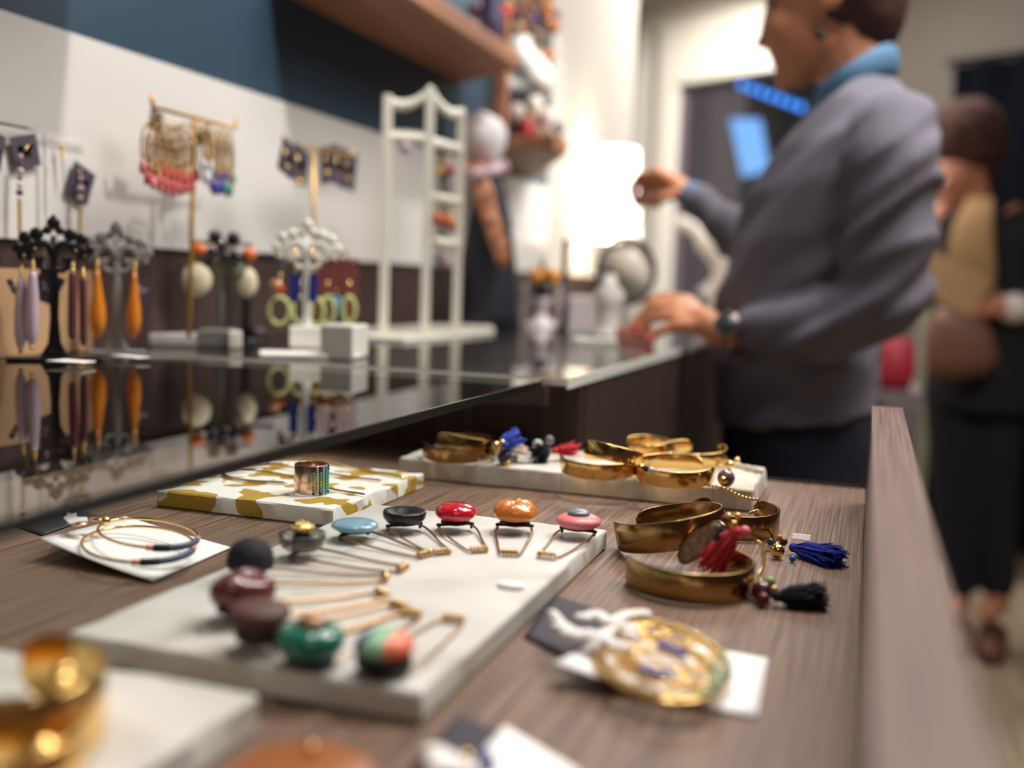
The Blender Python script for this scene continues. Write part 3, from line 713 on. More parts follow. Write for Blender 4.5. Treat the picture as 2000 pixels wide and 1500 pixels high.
# near-left cuffs
g7 = 'blurred gold cuffs at the lower left corner'
p = atz(25, 1420, T4+.006)
cuff('blurred wide gold cuff at the lower left corner', (p.x-.005, p.y+.004), .033, .024, M['gold'], 50, R(150), z0=T4+.0004, group=g7)
p = atz(60, 1480, T4+.006)
cuff('blurred gold cuff nearer the bottom left corner', (p.x-.012, p.y-.006), .03, .014, M['gold'], 50, R(60), z0=T4+.0004, group=g7)
k = charm('blurred string of gold leaf charms beside the corner cuffs', 'bead_charm', g7)
for (x, y, z, r) in [(120, 1330, .018, .004), (150, 1345, .014, .005), (158, 1375, .01, .005), (140, 1400, .008, .0045), (165, 1395, .005, .003), (110, 1440, .008, .005), (80, 1462, .010, .005), (125, 1310, .02, .0035)]:
    MB().ball(atz(x, y, T4+z), (r, r, r*.7), 12).build('bead', M['gold'], k)
# ================================================================== on the counter
def place(fc, name, label, cat, group=None):
    t = thing(name, label, cat, tuple(fc.b), fc.rz, group); return t
# tree shaped earring stands (cut-out acrylic), traced from the photo for the black one, reused for the others
def tree(fc, sc, m, label, base_w, th=.003, base=None):
    t = place(fc, 'earring_tree', label, 'earring stand')
    def P(x, y): return (x*sc, 0, y*sc)     # unit: stand height 1
    st = MB()
    st.tube([P(0, 0), P(0, .05), P(0, .12), P(0, .3), P(0, .5), P(0, .62), P(0, .75), P(0, .86)], [r*sc for r in (.12, .085, .045, .03, .038, .026, .026, .022)], 10, flat=(1, .35, 1))
    st.ball(P(0, .945), (.046*sc, .018*sc, .046*sc), 12); st.ball(P(0, .985), (.018*sc, .01*sc, .022*sc), 8)
    for s in (-1, 1): st.ball(P(s*.04, .895), (.034*sc, .016*sc, .030*sc), 10)
    st.build('stem', m, t)
    def A(x, y): return P(x*.6, .64+(y-.48)*.69)
    for s in (-1, 1):
        a = MB()
        a.tube(smooth_path([A(s*.0, .60), A(s*.06, .70), A(s*.16, .715), A(s*.235, .66), A(s*.25, .58), A(s*.19, .545), A(s*.15, .59)], 5), [.029*sc]*20+[.022*sc]*11, 8, flat=(1, .5, 1))
        a.tube(smooth_path([A(0, .48), A(s*.075, .45), A(s*.145, .49), A(s*.14, .56), A(s*.09, .575)], 5), .019*sc, 8, flat=(1, .5, 1))
        a.tube(smooth_path([A(s*.16, .70), A(s*.27, .70), A(s*.34, .62), A(s*.33, .55)], 5), [.026*sc]*16, 8, flat=(1, .5, 1))
        a.ball(A(s*.18, .81), (.048*sc, .016*sc, .046*sc), 10); a.ball(A(s*.30, .77), (.044*sc, .016*sc, .044*sc), 10); a.ball(A(s*.38, .67), (.036*sc, .014*sc, .040*sc), 10)
        a.build('arm', m, t)
    if base: MB().prism(base, -.0005*0, .003, 'z').build('base', m, t)
    else: MB().box((-base_w/2, -.014, 0), (base_w/2, .014, .003)).build('base', m, t, .0006)
    return t
f1 = Face(107, 703); h1 = f1.uv(100, 420)[1]
tree(f1, h1, M['black'], 'black scrolled earring tree standing on the nearest glass counter', .078)
f2 = Face(228, 690); h2 = f2.uv(224, 432)[1]
tree(f2, h2, M['grey'], 'grey scrolled earring tree beside the black one', .055)
o = MB().prism([(-.016, -.01), (.018, -.012), (.02, .006), (-.012, .012)], 0, .0008, 'z').build('paper_slip', M['card'], loc=atz(137, 706, GZ+.0036), rot=(0, 0, R(10))); tag(o, 'small white paper slip on the base of the black earring tree', 'paper slip')
o = MB().prism([(-.018, -.006), (.018, -.008), (.02, .006), (-.012, .008)], 0, .0008, 'z').build('paper_slip', M['card'], loc=atz(252, 697, GZ+.0036), rot=(0, 0, R(-8))); tag(o, 'small white paper slip in front of the grey earring tree', 'paper slip')
# kraft box behind
kx = -.736; ky = atx(182, 600, kx).y; kz = atx(100, 528, kx).z
o = MB().box((-.0105, -.34, 0), (0, 0, kz-GZ)).build('kraft_envelope', M['kraft'], bevel=.001, loc=(kx, ky, GZ+.0003))
tag(o, 'plain kraft paper envelope standing against the wall behind the black earring tree', 'envelope')
def drop(fc, label, top, c0, tip, hw, m, group, dv=-.006, capm=None, kind='drop'):
    t = place(fc, 'drop_earring', label, 'earring', group)
    a = Vector(fc.p(*top, dv)); b = Vector(fc.p(*c0, dv)); e = Vector(fc.p(*tip, dv)); L = (e-b).length
    w = abs(fc.uv(c0[0]+hw, c0[1])[0]-fc.uv(c0[0], c0[1])[0])
    MB().tube(smooth_path([a+Vector((0, .003, -.002)), a, a+(b-a)*.4+Vector((.0006, 0, 0)), b], 4), .0007, 6).build('hook', M['gold'], t)
    g = MB()
    for i in range(3): g.ball(b+(e-b)*(-.03+.045*i), .0017+.0003*i, 8)
    g.build('gold_beads', M['gold'], t)
    if kind == 'drop': pr = [(.08, .18), (.2, .35), (.4, .62), (.6, .92), (.75, 1), (.87, .85), (.96, .45), (1, .08)]
    elif kind == 'long': pr = [(.06, .25), (.15, .6), (.35, .85), (.6, 1), (.8, .95), (.93, .6), (1, .1)]
    else: pr = [(.06, .5), (.12, .9), (.5, 1), (.9, 1), (.97, .7), (1, .1)]
    MB().tube([b+(e-b)*q_ for q_, _ in pr], [w*k_ for _, k_ in pr], 14).build('drop', m, t)
    if capm:
        MB().ball(e, .0022, 8).build('tip_bead', capm, t)
    return t
lil = mat('frosted lilac glass', lin(184, 164, 178), .15, coat=.6); amb = mat('amber resin', lin(216, 130, 34), .2, coat=.5, sub=.2); bur = mat('burgundy stone', lin(92, 48, 58), .3)
gb = 'drop earrings on the black tree'
drop(f1, 'lilac drop earring on the black tree, outermost left', (47, 497), (42, 528), (40, 686), 14, lil, gb, -.010, M['gold'], 'long')
drop(f1, 'lilac drop earring on the black tree, next to its stem', (68, 484), (64, 516), (62, 678), 15, lil, gb, -.014, M['gold'], 'long')
drop(f1, 'burgundy stick earring on the black tree, nearer its stem', (148, 488), (142, 520), (141, 664), 9, bur, gb, -.008, None, 'stick')
drop(f1, 'burgundy stick earring on the black tree, outermost right', (166, 500), (162, 530), (163, 676), 8, bur, gb, -.004, None, 'stick')
gb2 = 'amber drops on the grey tree'
drop(f2, 'amber teardrop earring left of the grey tree stem', (194, 490), (190, 512), (191, 660), 17, amb, gb2, -.008)
drop(f2, 'amber teardrop earring right of the grey tree stem', (265, 494), (263, 516), (260, 661), 15, amb, gb2, -.008)
def dcard(fc, label, cx, cy, w, h, rot, dv, group, prnt='butterfly', cat='card', hangs=None):
    t = place(fc, 'printed_card', label, cat, group)
    c = Vector(fc.p(cx, cy, dv)); sx = abs(fc.uv(cx+w, cy, dv)[0]-c.x)
    q = Matrix.Translation(c) @ Matrix.Rotation(R(rot), 4, 'Y')
    b = MB(); b.T = q; b.box((-sx/2, -.0004, -sx*h/w/2), (sx/2, .0004, sx*h/w/2)); b.build('card_sheet', C(70, 64, 76, .6), t)
    b = MB(); b.T = q; k = sx*.2
    for s in (-1, 1):
        b.loft([((0, -.0010, -k*.1), (.0001, 0, 0), (0, 0, k*.1)), ((s*k*.6, -.0010, k*.35), (.0001, 0, 0), (0, 0, k*.55)), ((s*k*1.3, -.0010, k*.6), (.0001, 0, 0), (0, 0, k*.35)), ((s*k*1.5, -.0010, k*.6), (.0001, 0, 0), (0, 0, k*.05))], 8)
        b.loft([((0, -.0010, -k*.2), (.0001, 0, 0), (0, 0, k*.1)), ((s*k*.5, -.0010, -k*.5), (.0001, 0, 0), (0, 0, k*.35)), ((s*k*.9, -.0010, -k*.7), (.0001, 0, 0), (0, 0, k*.1))], 8)
    b.build('butterfly_print', C(214, 202, 214, .6), t)
    return t
dcard(f1, 'charcoal card with pale butterfly hung on the black tree behind the lilac drops', 92, 562, 52, 62, 24, .008, 'butterfly cards hung on the trees')
dcard(f2, 'charcoal card with pale butterfly hung on the grey tree behind the amber drop', 275, 566, 42, 50, 28, .008, 'butterfly cards hung on the trees')
dcard(f1, 'black tag hanging at the left end of the black tree', 24, 560, 12, 34, -25, .004, 'butterfly cards hung on the trees')

# clear stand with long chain earrings behind, left
f3 = Face(88, 520, z=kz+.001, x=-.740)
t = place(f3, 'clear_rack', 'clear acrylic rack standing on the kraft envelope, long chain earrings on it', 'earring stand')
u0, zt = f3.uv(88, 262); ua = f3.uv(-30, 242)[0]; ub = f3.uv(175, 290)[0]
MB().box((u0-.0012, -.001, 0.0028), (u0+.0012, .001, zt)).build('post', M['acrylic'], t)
MB().tube([(ua, 0, zt+.002), (ub, 0, zt+.002)], .0012, 8).build('bar', M['acrylic'], t)
MB().box((u0-.02, -.004, 0), (u0+.02, .004, .0025)).build('base', M['acrylic'], t)
def longear(label, top, cardc, rot, chain0, chain1, cw=42):
    k = place(f3, 'chain_earring', label, 'earring', 'long chain earrings on the clear rack')
    a = Vector(f3.p(*top)); MB().tube([a, Vector(f3.p(*cardc, -.004))], .0006, 6).build('hook', M['gold'], k)
    g = MB(); p0 = Vector(f3.p(*cardc, -.005)); p1 = Vector(f3.p(*chain0, -.005)); p2 = Vector(f3.p(*chain1, -.005))
    for i in range(7): g.ball(p0.lerp(p1, i/6), (.0022+.001*((i*37) % 3)/2), 8, i % 2)
    g.build('beads', [C(214, 186, 190, .3), C(84, 66, 62, .3)], k)
    n = 34; g = MB()
    for i in range(n+1): g.ball(p1.lerp(p2, i/n), (.0021, .0016, .0017), 6)
    g.build('chain', M['brass'], k)
    return k
longear('chain earring on a butterfly card, left one behind the black tree', (66, 268), (40, 306), 0, (38, 390), (39, 478))
longear('chain earring on a butterfly card, right one behind the black tree', (156, 322), (157, 348), 0, (156, 405), (156, 505))
gc = 'butterfly cards on the clear rack'
dcard(f3, 'black butterfly card hung on the left chain earring', 50, 296, 50, 46, -14, .002, gc)
dcard(f3, 'dark butterfly card hung on the right chain earring', 158, 358, 42, 46, 22, .002, gc)
dcard(f3, 'dark card cut by the left picture edge', -8, 296, 28, 56, 14, .002, gc)
k = place(f3, 'drop_earring', 'tiny gold and pink drop earring hanging between the two butterfly cards', 'earring')
g = MB()
for i in range(7): g.ball(f3.p(120+i*.7, 290+i*11), .0024-.0002*i, 8, 0 if i < 3 else 1)
g.build('beads', [M['gold'], C(170, 150, 150, .3)], k); MB().tube([f3.p(119, 276), f3.p(120, 290)], .0006, 6).build('hook', M['gold'], k)

# gold T stands
def tstand(fc, label, pole_top, bar_l, bar_r, tip_l, tip_r, r=.0026):
    t = place(fc, 'earring_bar_stand', label, 'earring stand')
    pt = fc.uv(*pole_top); bl = fc.uv(*bar_l); br = fc.uv(*bar_r)
    return t, pt, bl, br
def tbuild(fc, label, base, top, barL, barR, upL, upR, r, bh):
    t = place(fc, 'earring_bar_stand', label, 'earring stand')
    z0 = bh
    MB().tube([(0, 0, z0), fc.p(*top)], r, 10).build('pole', M['brass'], t)
    a = Vector(fc.p(*barL)); b = Vector(fc.p(*barR)); ta = Vector(fc.p(*upL)); tb = Vector(fc.p(*upR))
    MB().tube([ta, a+(ta-a)*.25, a+(b-a)*.01, b+(a-b)*.01, b+(tb-b)*.25, tb], r*.8, 10).build('bar', M['brass'], t)
    return t
f4 = Face(369, 655, x=-.695)
tbuild(f4, 'tall gold painted bar stand carrying tasselled earrings before the white panel', None, (380, 232), (297, 208), (461, 251), (297, 184), (461, 232), .0026, .012)
def hoop_e(fc, label, top, cy, w, h, m, tas, group, dv, extra=None):
    t = place(fc, 'tassel_earring', label, 'earring', group)
    a = Vector(fc.p(top[0], top[1], dv)); c = Vector(fc.p(top[0], cy, dv)); sx = abs(fc.uv(top[0]+w, cy, dv)[0]-c.x); sz = sx*h/w
    MB().tube([a, c+Vector((0, 0, sz))], .0007, 6).build('hook', M['gold'], t)
    b = MB()
    for f in (1, .7, .4): b.tube([(c.x+sx*f*math.cos(2*PI*i/24), c.y, c.z-sz*(1-f)*.2+sz*f*math.sin(2*PI*i/24)) for i in range(24)], .0010, 6, closed=True)
    for i in range(9):
        an = 2*PI*i/9; b.tube([(c.x+sx*.35*math.cos(an), c.y, c.z+sz*.35*math.sin(an)), (c.x+sx*math.cos(an), c.y, c.z+sz*math.sin(an))], .0007, 5)
    b.build('filigree', m, t)
    for i in range(5):
        an = R(-150+i*30); p = Vector((c.x+sx*math.cos(an), c.y, c.z+sz*math.sin(an)))
        MB().tube([p, p+Vector((0, 0, -.003)), p+Vector((0, 0, -.011)), p+Vector((0, 0, -.013))], [.0008, .003, .0034, .001], 8).build('petal_drop', tas[i % len(tas)], t)
    return t
antq = mat('antique filigree', lin(168, 130, 72), .45, .4)
pk = [C(214, 110, 110, .6), C(196, 66, 78, .6), C(226, 150, 150, .6)]
gp = 'filigree earrings with pink drops'
for i, (x, y, cy) in enumerate(((300, 222, 290), (313, 226, 296), (326, 228, 300), (339, 232, 304), (352, 236, 302), (364, 238, 298))):
    nm = ['outermost left', 'second from the left end', 'third from the left end', 'fourth from the left end', 'fifth from the left end', 'nearest the gold pole'][i]
    hoop_e(f4, 'gold filigree earring with pink drops on the tall bar stand, '+nm, (x, y), cy, 24, 34, antq, pk, gp, -.022+.003*i)
gq = 'filigree earrings with blue and green drops'
for i, (x, y, cy, tl) in enumerate(((404, 244, 286, [C(200, 206, 214, .5)]), (420, 246, 306, [C(52, 56, 150, .6), C(70, 60, 160, .6)]), (432, 249, 305, [C(40, 60, 150, .6), C(50, 110, 150, .6)]), (446, 251, 310, [C(54, 132, 104, .6), C(70, 150, 120, .6)]))):
    nm = ['with pale drops, right of the pole', 'with violet blue drops', 'with blue and teal drops', 'with green drops at the right bar end'][i]
    hoop_e(f4, 'gold filigree earring on the tall bar stand '+nm, (x, y), cy, 10 if i else 8, 30, antq, tl, gq, -.016+.004*i)
for i, (x, y, r_) in enumerate(((305, 236, 12), (392, 262, -20))):
    dcard(f4, ['pale grey butterfly card at the left end of the tall bar stand', 'dark butterfly card under the tall bar stand beside its pole'][i], x, y, 24, 24, r_, .01, 'butterfly cards on the tall bar stand')
o = MB().ball((0, 0, 0), (.006, .004, .007), 12).build('white_charm', M['white'], loc=f4.b+f4.ex*f4.uv(394, 252)[0]+Vector((0, 0, f4.uv(394, 252)[1]))); tag(o, 'white round charm hanging under the tall gold bar', 'charm')
MB().tube([(0, 0, .006), (0, 0, .012)], .0005, 6).build('hook', M['gold'], o)

f5 = Face(612, 640, x=-.665)
tbuild(f5, 'short gold painted bar stand with dark card earrings, behind the white tree', None, (612, 296), (553, 281), (686, 304), (553, 262), (686, 292), .0023, .03)
gx = 'small card earrings on the short bar stand'
for i, (x, y, r_, m_) in enumerate(((562, 310, 20, 0), (586, 322, 18, 1), (640, 322, -10, 2), (662, 326, 14, 3), (680, 332, 10, 4))):
    lb = ['leftmost', 'second from the left', 'just right of the pole', 'second from the right', 'rightmost'][i]
    dcard(f5, 'dark butterfly card on the short bar stand, '+lb, x, y, 30, 34, r_, .004*i-.006, gx)
    k = place(f5, 'stud_earring', 'gold earring on a dark card of the short bar, '+lb, 'earring', 'gold earrings on the short bar stand')
    p = Vector(f5.p(x-4, y-4, .004*i-.012)); e = Vector(f5.p(x-2, y+(34 if i == 1 else 16), .004*i-.012))
    MB().tube([p+Vector((0, .002, .012)), p, e], .0012, 6).build('stem', M['gold'], k); MB().ball(e, .0042 if i in (1, 2) else .003, 10).build('bead', M['gold'] if i != 3 else C(170, 100, 110, .4), k)

# stone blocks
def blk(label, px0, py0, px1, h, dpt, m, dz=0, turn=0):
    f = Face((px0+px1)/2, py0); w_ = f.uv(px1, py0)[0]-f.uv(px0, py0)[0]
    o = MB().box((-w_/2, 0, 0), (w_/2, dpt, h)).build('stone_block', m, bevel=.002, loc=(f.b.x, f.b.y, GZ+.0004+dz), rot=(0, 0, f.rz+turn)); return tag(o, label, 'stone block')
blk('long low pale stone block under the tall gold bar stand', 272, 676, 412, .0125, .06, M['marble'], turn=R(-10))
blk('short grey block beside the pale stone block', 385, 678, 449, .019, .03, C(128, 126, 120, .4), turn=R(-10))
blk('small white block at the foot of the grey earring pole', 446, 681, 472, .0185, .02, C(236, 232, 220, .4))
blk('white veined stone block under the white earring tree', 622, 702, 690, .034, .05, M['marble'], turn=R(-20))
o = MB().box((-.05, -.028, 0), (.05, .028, .004)).build('stone_tile', C(236, 233, 226, .4), bevel=.001, loc=atz(585, 698, GZ+.0004)+Vector((0, .02, 0)), rot=(0, 0, R(32))); tag(o, 'thin white tile the white earring tree stands on', 'tile')
# white tree
f6 = Face(597, 690); h6 = f6.uv(597, 425)[1]
f6.b.z = GZ+.0048
t = tree(f6, h6-.0048, C(238, 238, 230, .35), 'white scrolled earring tree on a white tile', .03)
f6.b.z = GZ
b6 = MB().box((-.017, -.017, .0032), (.017, .017, .024)); b6.build('foot_block', C(238, 236, 228, .35), t, .001)
# rectangular blue earrings and hoops on the white tree
def blue_e(label, x):
    k = place(f6, 'panel_earring', label, 'earring', 'blue panel earrings on the white tree')
    p = Vector(f6.p(x, 535, -.006)); MB().tube([f6.p(x, 480, -.004), tuple(p)], .0009, 6).build('hook', M['gold'], k)
    q_ = Vector(f6.p(x, 590, -.006)); MB().box((-.0045, -.0012, q_.z), (.0045, .0012, p.z)).build('panel', C(34, 42, 128, .4), k, .0004, loc=(p.x, p.y, 0))
blue_e('royal blue panel earring left of the white tree stem', 577); blue_e('royal blue panel earring right of the white tree stem', 612)
f7 = Face(560, 660, y=1.08)
gl = 'pale green hoops around the white tree'
for i, (x, y, rx_, ry_) in enumerate(((545, 607, 20, 27), (589, 607, 18, 27), (618, 610, 15, 26), (640, 608, 13, 28), (683, 606, 12, 26))):
    k = place(f7, 'hoop_earring', 'pale lime green hoop earring behind the white tree, '+['far left', 'left of the stem', 'right of the stem', 'third from the right edge', 'far right by the block'][i], 'earring', gl)
    c = Vector(f7.p(x, y)); s_ = abs(f7.uv(x+rx_, y)[0]-c.x)
    MB().tube([(c.x+s_*math.cos(2*PI*j/26), .004*i, c.z+s_*ry_/rx_*math.sin(2*PI*j/26)) for j in range(26)], .0024, 8, closed=True).build('hoop', C(206, 212, 140, .4), k)
    MB().tube([(c.x, .004*i, c.z+s_*ry_/rx_), (c.x, .004*i, c.z+s_*ry_/rx_+.02)], .0008, 6).build('hook', M['gold'], k)
k = place(f7, 'bead_earring', 'small earring with one red bead beside the left lime hoop', 'earring')
MB().ball(f7.p(550, 566, -.01), .004, 12).build('bead', C(206, 52, 44, .3), k); MB().tube([f7.p(548, 530, -.01), f7.p(550, 562, -.01)], .0008, 6).build('hook', M['gold'], k)
MB().ball(f7.p(536, 560, -.004), (.006, .003, .009), 12).build('drop', C(176, 122, 96, .5), k)
# red lattice panel earring (big)
f8 = Face(655, 650, y=1.14)
k = place(f8, 'lattice_stand', 'red beaded lattice hanging piece right of the white tree', 'earring')
b = MB()
for j in range(8):
    for i in range(5):
        x = 625+i*15+(7 if j % 2 else 0); y = 500+j*15
        if abs(x-655) > 40 or (j == 0 and abs(x-655) > 20): continue
        c = Vector(f8.p(x, y)); rr_ = .0055
        b.tube([(c.x+rr_*math.cos(2*PI*q_/10), 0, c.z+rr_*math.sin(2*PI*q_/10)) for q_ in range(10)], .0014, 6, closed=True, mi=(i+j) % 2)
b.build('lattice', [C(166, 64, 52, .5), C(120, 50, 46, .5)], k)
MB().tube([(0, .002, .0), f8.p(655, 488, .002)], .0022, 8).build('pole', C(80, 50, 46, .5), k); MB().ball(f8.p(655, 492, 0), (.007, .004, .010), 10).build('finial', C(110, 56, 48, .5), k)
k = place(f8, 'drop_earring', 'teal blue drop hanging under the red lattice', 'earring')
MB().tube([f8.p(656, 578, -.005), f8.p(656, 600, -.005), f8.p(656, 622, -.005)], [.005, .008, .005], 12).build('drop', C(52, 112, 140, .5), k)
MB().tube([f8.p(656, 565, -.005), f8.p(656, 580, -.005)], .0008, 6).build('hook', M['gold'], k)
# grey smoky hand-like shape on white tree left (grey bow)
k = place(f6, 'drop_earring', 'grey ribbed bow earring behind the white tree, left side', 'earring')
b = MB()
for s in (-1, 1): b.loft([(f6.p(565, 500, .01), (.002, 0, 0), (0, 0, .003)), (f6.p(565+s*10, 508, .01), (.003, .001, 0), (0, 0, .009)), (f6.p(565+s*16, 520, .01), (.002, .001, 0), (0, 0, .007))], 10)
b.build('bow', C(120, 120, 116, .5), k)

# pole stands with button disc earrings
def pole(fc, top, m, label, r=.0035, base=.022):
    t = place(fc, 'earring_pole', label, 'earring stand'); a = Vector(fc.p(*top))
    MB().tube([(0, 0, .003), tuple(a)], r, 12).build('pole', m, t)
    MB().tube([(-.034, 0, a.z-.004), (.034, 0, a.z-.004)], r*.7, 8).build('crossbar', m, t)
    MB().lathe([(base, 0), (base, .003), (r, .005)], 20).build('base', m, t)
    return t
f9 = Face(431, 672, y=1.03); pole(f9, (432, 468), C(120, 118, 114, .4), 'grey earring pole with big disc earrings')
f10 = Face(481, 660, y=1.12); pole(f10, (481, 490), M['black'], 'black earring pole right of the grey one', .004)
def disc(fc, label, ball, bm_, disc_, w, h, dm, dv, group, mid=None):
    k = place(fc, 'disc_earring', label, 'earring', group)
    a = Vector(fc.p(*ball, dv)); r = abs(fc.uv(ball[0]+14, ball[1])[0]-fc.uv(*ball)[0])
    MB().ball(a, r, 16).build('ball', bm_, k)
    c = Vector(fc.p(*disc_, dv)); sx = abs(fc.uv(disc_[0]+w, disc_[1])[0]-fc.uv(*disc_)[0]); sz = sx*h/w
    MB().loft([((c.x, c.y-.003, c.z), (sx*.2, 0, 0), (0, 0, sz*.2)), ((c.x, c.y-.0028, c.z), (sx*.9, 0, 0), (0, 0, sz*.9)), ((c.x, c.y, c.z), (sx, 0, 0), (0, 0, sz)), ((c.x, c.y+.002, c.z), (sx*.8, 0, 0), (0, 0, sz*.8))], 24).build('disc', dm, k)
    MB().ball((c.x, c.y-.0035, c.z), (sx*.14, .001, sx*.14), 8).build('disc_centre', M['brass'], k)
    MB().tube([tuple(a), (c.x, c.y, c.z+sz*.9)], .0008, 6).build('link', M['gold'], k)
cr = C(224, 212, 184, .45); org = C(226, 112, 52, .35)
gd = 'big disc earrings on the poles'
disc(f9, 'cream disc earring under an orange ball, left of the grey pole', (388, 487), org, (384, 546), 30, 33, cr, -.012, gd)
disc(f9, 'cream disc earring under an orange ball, right of the grey pole', (487, 497), org, (483, 552), 20, 30, cr, -.004, gd)
disc(f9, 'green speckled disc earring under black balls, left of the grey pole top', (420, 462), M['black'], (424, 522), 17, 20, C(122, 122, 96, .4), -.003, gd)
disc(f9, 'green speckled disc earring under black balls, right of the grey pole top', (456, 466), M['black'], (462, 528), 17, 21, C(112, 116, 92, .4), -.007, gd)
for i, (x, y, r) in enumerate(((415, 492, .0072), (440, 500, .0066), (462, 502, .0078), (448, 486, .006), (408, 510, .006), (474, 515, .006), (430, 480, .006))):
    k = place(f9, 'glass_bead_charm', 'round '+['black glass bead left of the grey pole', 'black glass bead on the grey pole', 'black glass bead right of the grey pole', 'pinkish grey bead near the grey pole top', 'dark bead above the cream disc', 'dark bead under the right black ball', 'small dark bead by the left black ball'][i], 'bead')
    c = Vector(f9.p(x, y, -.012+.002*i)); MB().ball(c, r, 14).build('bead', C(176, 160, 160, .3) if i == 3 else mat('black glass', lin(22, 22, 30), .08, coat=1), k)
    MB().tube([tuple(c), (c.x, c.y+.003, c.z+.012)], .0006, 6).build('hook', M['gold'], k)
for i, x in enumerate((455, 500, 508)):
    k = place(f10, 'small_box', 'small dark trinket low on the counter by the black pole, '+['left', 'right', 'far right'][i], 'trinket', 'dark trinkets by the black pole')
    c = Vector(f10.p(x, 640, .004*i)); MB().lathe([(.006, 0), (.009, .004), (.008, .012), (.003, .018)], 14, c=(c.x, c.y, 0)).build('body', C(40, 30, 34, .4), k)

# white three-leaf screen stand
t = thing('screen_stand', 'white wooden folding screen stand for earrings, mid counter', 'jewellery stand')
Wm = C(232, 228, 214, .4)
pL = atz(748, 652, GZ+.006); pM = atz(829, 654, GZ+.006); pR = atz(890, 650, GZ+.006)
def top_of(p, px, py):
    d = ray(px, py); n = Vector((p.x, p.y)).normalized(); tt = (p.x*n.x+p.y*n.y)/(d.x*n.x+d.y*n.y); return O+d*tt
tL = top_of(pL, 768, 186); tM = top_of(pM, 832, 172); tR = top_of(pR, 907, 214)
for a, b_ in ((pL, tL), (pM, tM), (pR, tR)):
    w_ = .0062; MB().box((-w_, -.005, 0), (w_, .005, b_.z-a.z)).build('post', Wm, t, .001, loc=(a.x, a.y, a.z), rot=(0, 0, Face(748, 655).rz*.8))
def rail(a, b_, z, h=.007, sag=0, name='rail', n=10, up=0):
    pts = [Vector((a.x+(b_.x-a.x)*i/n, a.y+(b_.y-a.y)*i/n, z+up*i/n+sag*4*(i/n)*(1-i/n))) for i in range(n+1)]
    dd = Vector((b_.x-a.x, b_.y-a.y, 0)).normalized(); s_ = dd.cross(Vector((0, 0, 1)))
    MB().loft([(p, s_*.005, Vector((0, 0, h))) for p in pts], 8).build(name, Wm, t)
zr = top_of(pL, 768, 268).z
rail(pL, pM, zr, .0075); rail(pM, pR, top_of(pM, 832, 275).z, .0075)
rail(pL, pM, tL.z-.008, .0075, -.012, 'top_rail', 12, tM.z-tL.z+.006); rail(pM, pR, tM.z-.004, .0075, -.012, 'top_rail', 12, tR.z-tM.z)
for y_ in (382, 470): rail(pM, pR, top_of(pM, 832, y_).z, .006)
MB().prism([tuple(atz(x, y, GZ)[:2]) for x, y in ((692, 655), (715, 646), (830, 640), (960, 641), (966, 652), (905, 660), (790, 668), (720, 665))], GZ+.0004, GZ+.0055, 'z').build('base', Wm, t, .001)
b = MB()
for i in range(9): p = pL.lerp(pM, (i+1)/10); b.ball((p.x, p.y, zr+.009), .0018, 6)
b.build('peg_row', Wm, t)
for i, (x, y, m_, r) in enumerate(((792, 285, C(190, 176, 190, .5), .009), (860, 335, C(190, 150, 60, .5), .006), (878, 330, C(160, 70, 80, .5), .007), (870, 345, C(60, 80, 80, .5), .006), (856, 425, C(190, 96, 56, .5), .009), (876, 430, C(200, 110, 60, .5), .008), (884, 440, C(170, 80, 50, .5), .006), (860, 500, C(130, 120, 116, .5), .008), (868, 512, C(150, 120, 120, .5), .007))):
    q_ = top_of(pM, x, y)
    k = thing('hanging_earring', ['lilac grey cluster hanging in the left leaf of the white screen', 'mustard earring high in the right leaf of the white screen', 'wine red earring high in the right leaf of the white screen', 'dark green earring under the wine red one', 'rust earring in the middle of the right screen leaf', 'orange earring in the middle of the right screen leaf', 'brown earring against the right post of the screen', 'grey earring low in the right screen leaf', 'dusty pink earring low in the right screen leaf'][i], 'earring', tuple(q_), 0, 'earrings hung on the white screen')
    MB().lathe([(r*.3, -r*1.3), (r, -r*.6), (r*.85, r*.3), (r*.2, r)], 12).build('drop', m_, k); MB().tube([(0, 0, r), (0, .001, r+.012)], .0008, 6).build('hook', M['gold'], k)
q_ = top_of(pR, 879, 509); k = thing('hanging_earring', 'mirror bright round stud catching the light on the right screen post', 'earring', tuple(q_))
MB().lathe([(.0001, -.0045), (.003, -.0033), (.0045, 0), (.003, .0033), (.0001, .0045)], 14).build('stud', mat('mirror silver', (.95, .95, .95), .18, 1), k)

# display bust with turban and scarf
fb = Face(950, 640); ub_ = fb.uv(1010, 640)[0]
t = place(fb, 'display_bust', 'dark cone shaped display bust wearing a pale turban, behind the white screen', 'display bust')
cx0 = fb.uv(945, 500)[0]; hz = fb.uv(930, 330)[1]
prof = [(.058, 0), (.056, .03), (.05, hz*.4), (.04, hz*.65), (.026, hz*.88), (.016, hz)]
MB().lathe(prof, 28).build('bust', C(26, 25, 38, .6), t)
c = Vector(fb.p(938, 272)); r = fb.uv(990, 272)[0]-c.x
MB().loft([((c.x+.2*r, 0, c.z-1.25*r), (.25*r, 0, 0), (0, .3*r, 0)), ((c.x+.12*r, 0, c.z-.85*r), (.62*r, 0, 0), (0, .6*r, 0)), ((c.x, 0, c.z-.2*r), (.98*r, 0, 0), (0, .9*r, 0)), ((c.x, 0, c.z+.3*r), (1.0*r, 0, 0), (0, .9*r, 0)), ((c.x, 0, c.z+.75*r), (.72*r, 0, 0), (0, .68*r, 0)), ((c.x, 0, c.z+1.02*r), (.15*r, 0, 0), (0, .15*r, 0))], 24).build('turban', ramp_mat('floral cloth', [(.3, lin(170, 176, 184)), (.5, lin(206, 200, 198)), (.62, lin(214, 170, 172)), (.75, lin(188, 196, 196))], (1, 1, 1), 22, 2, .8), t)
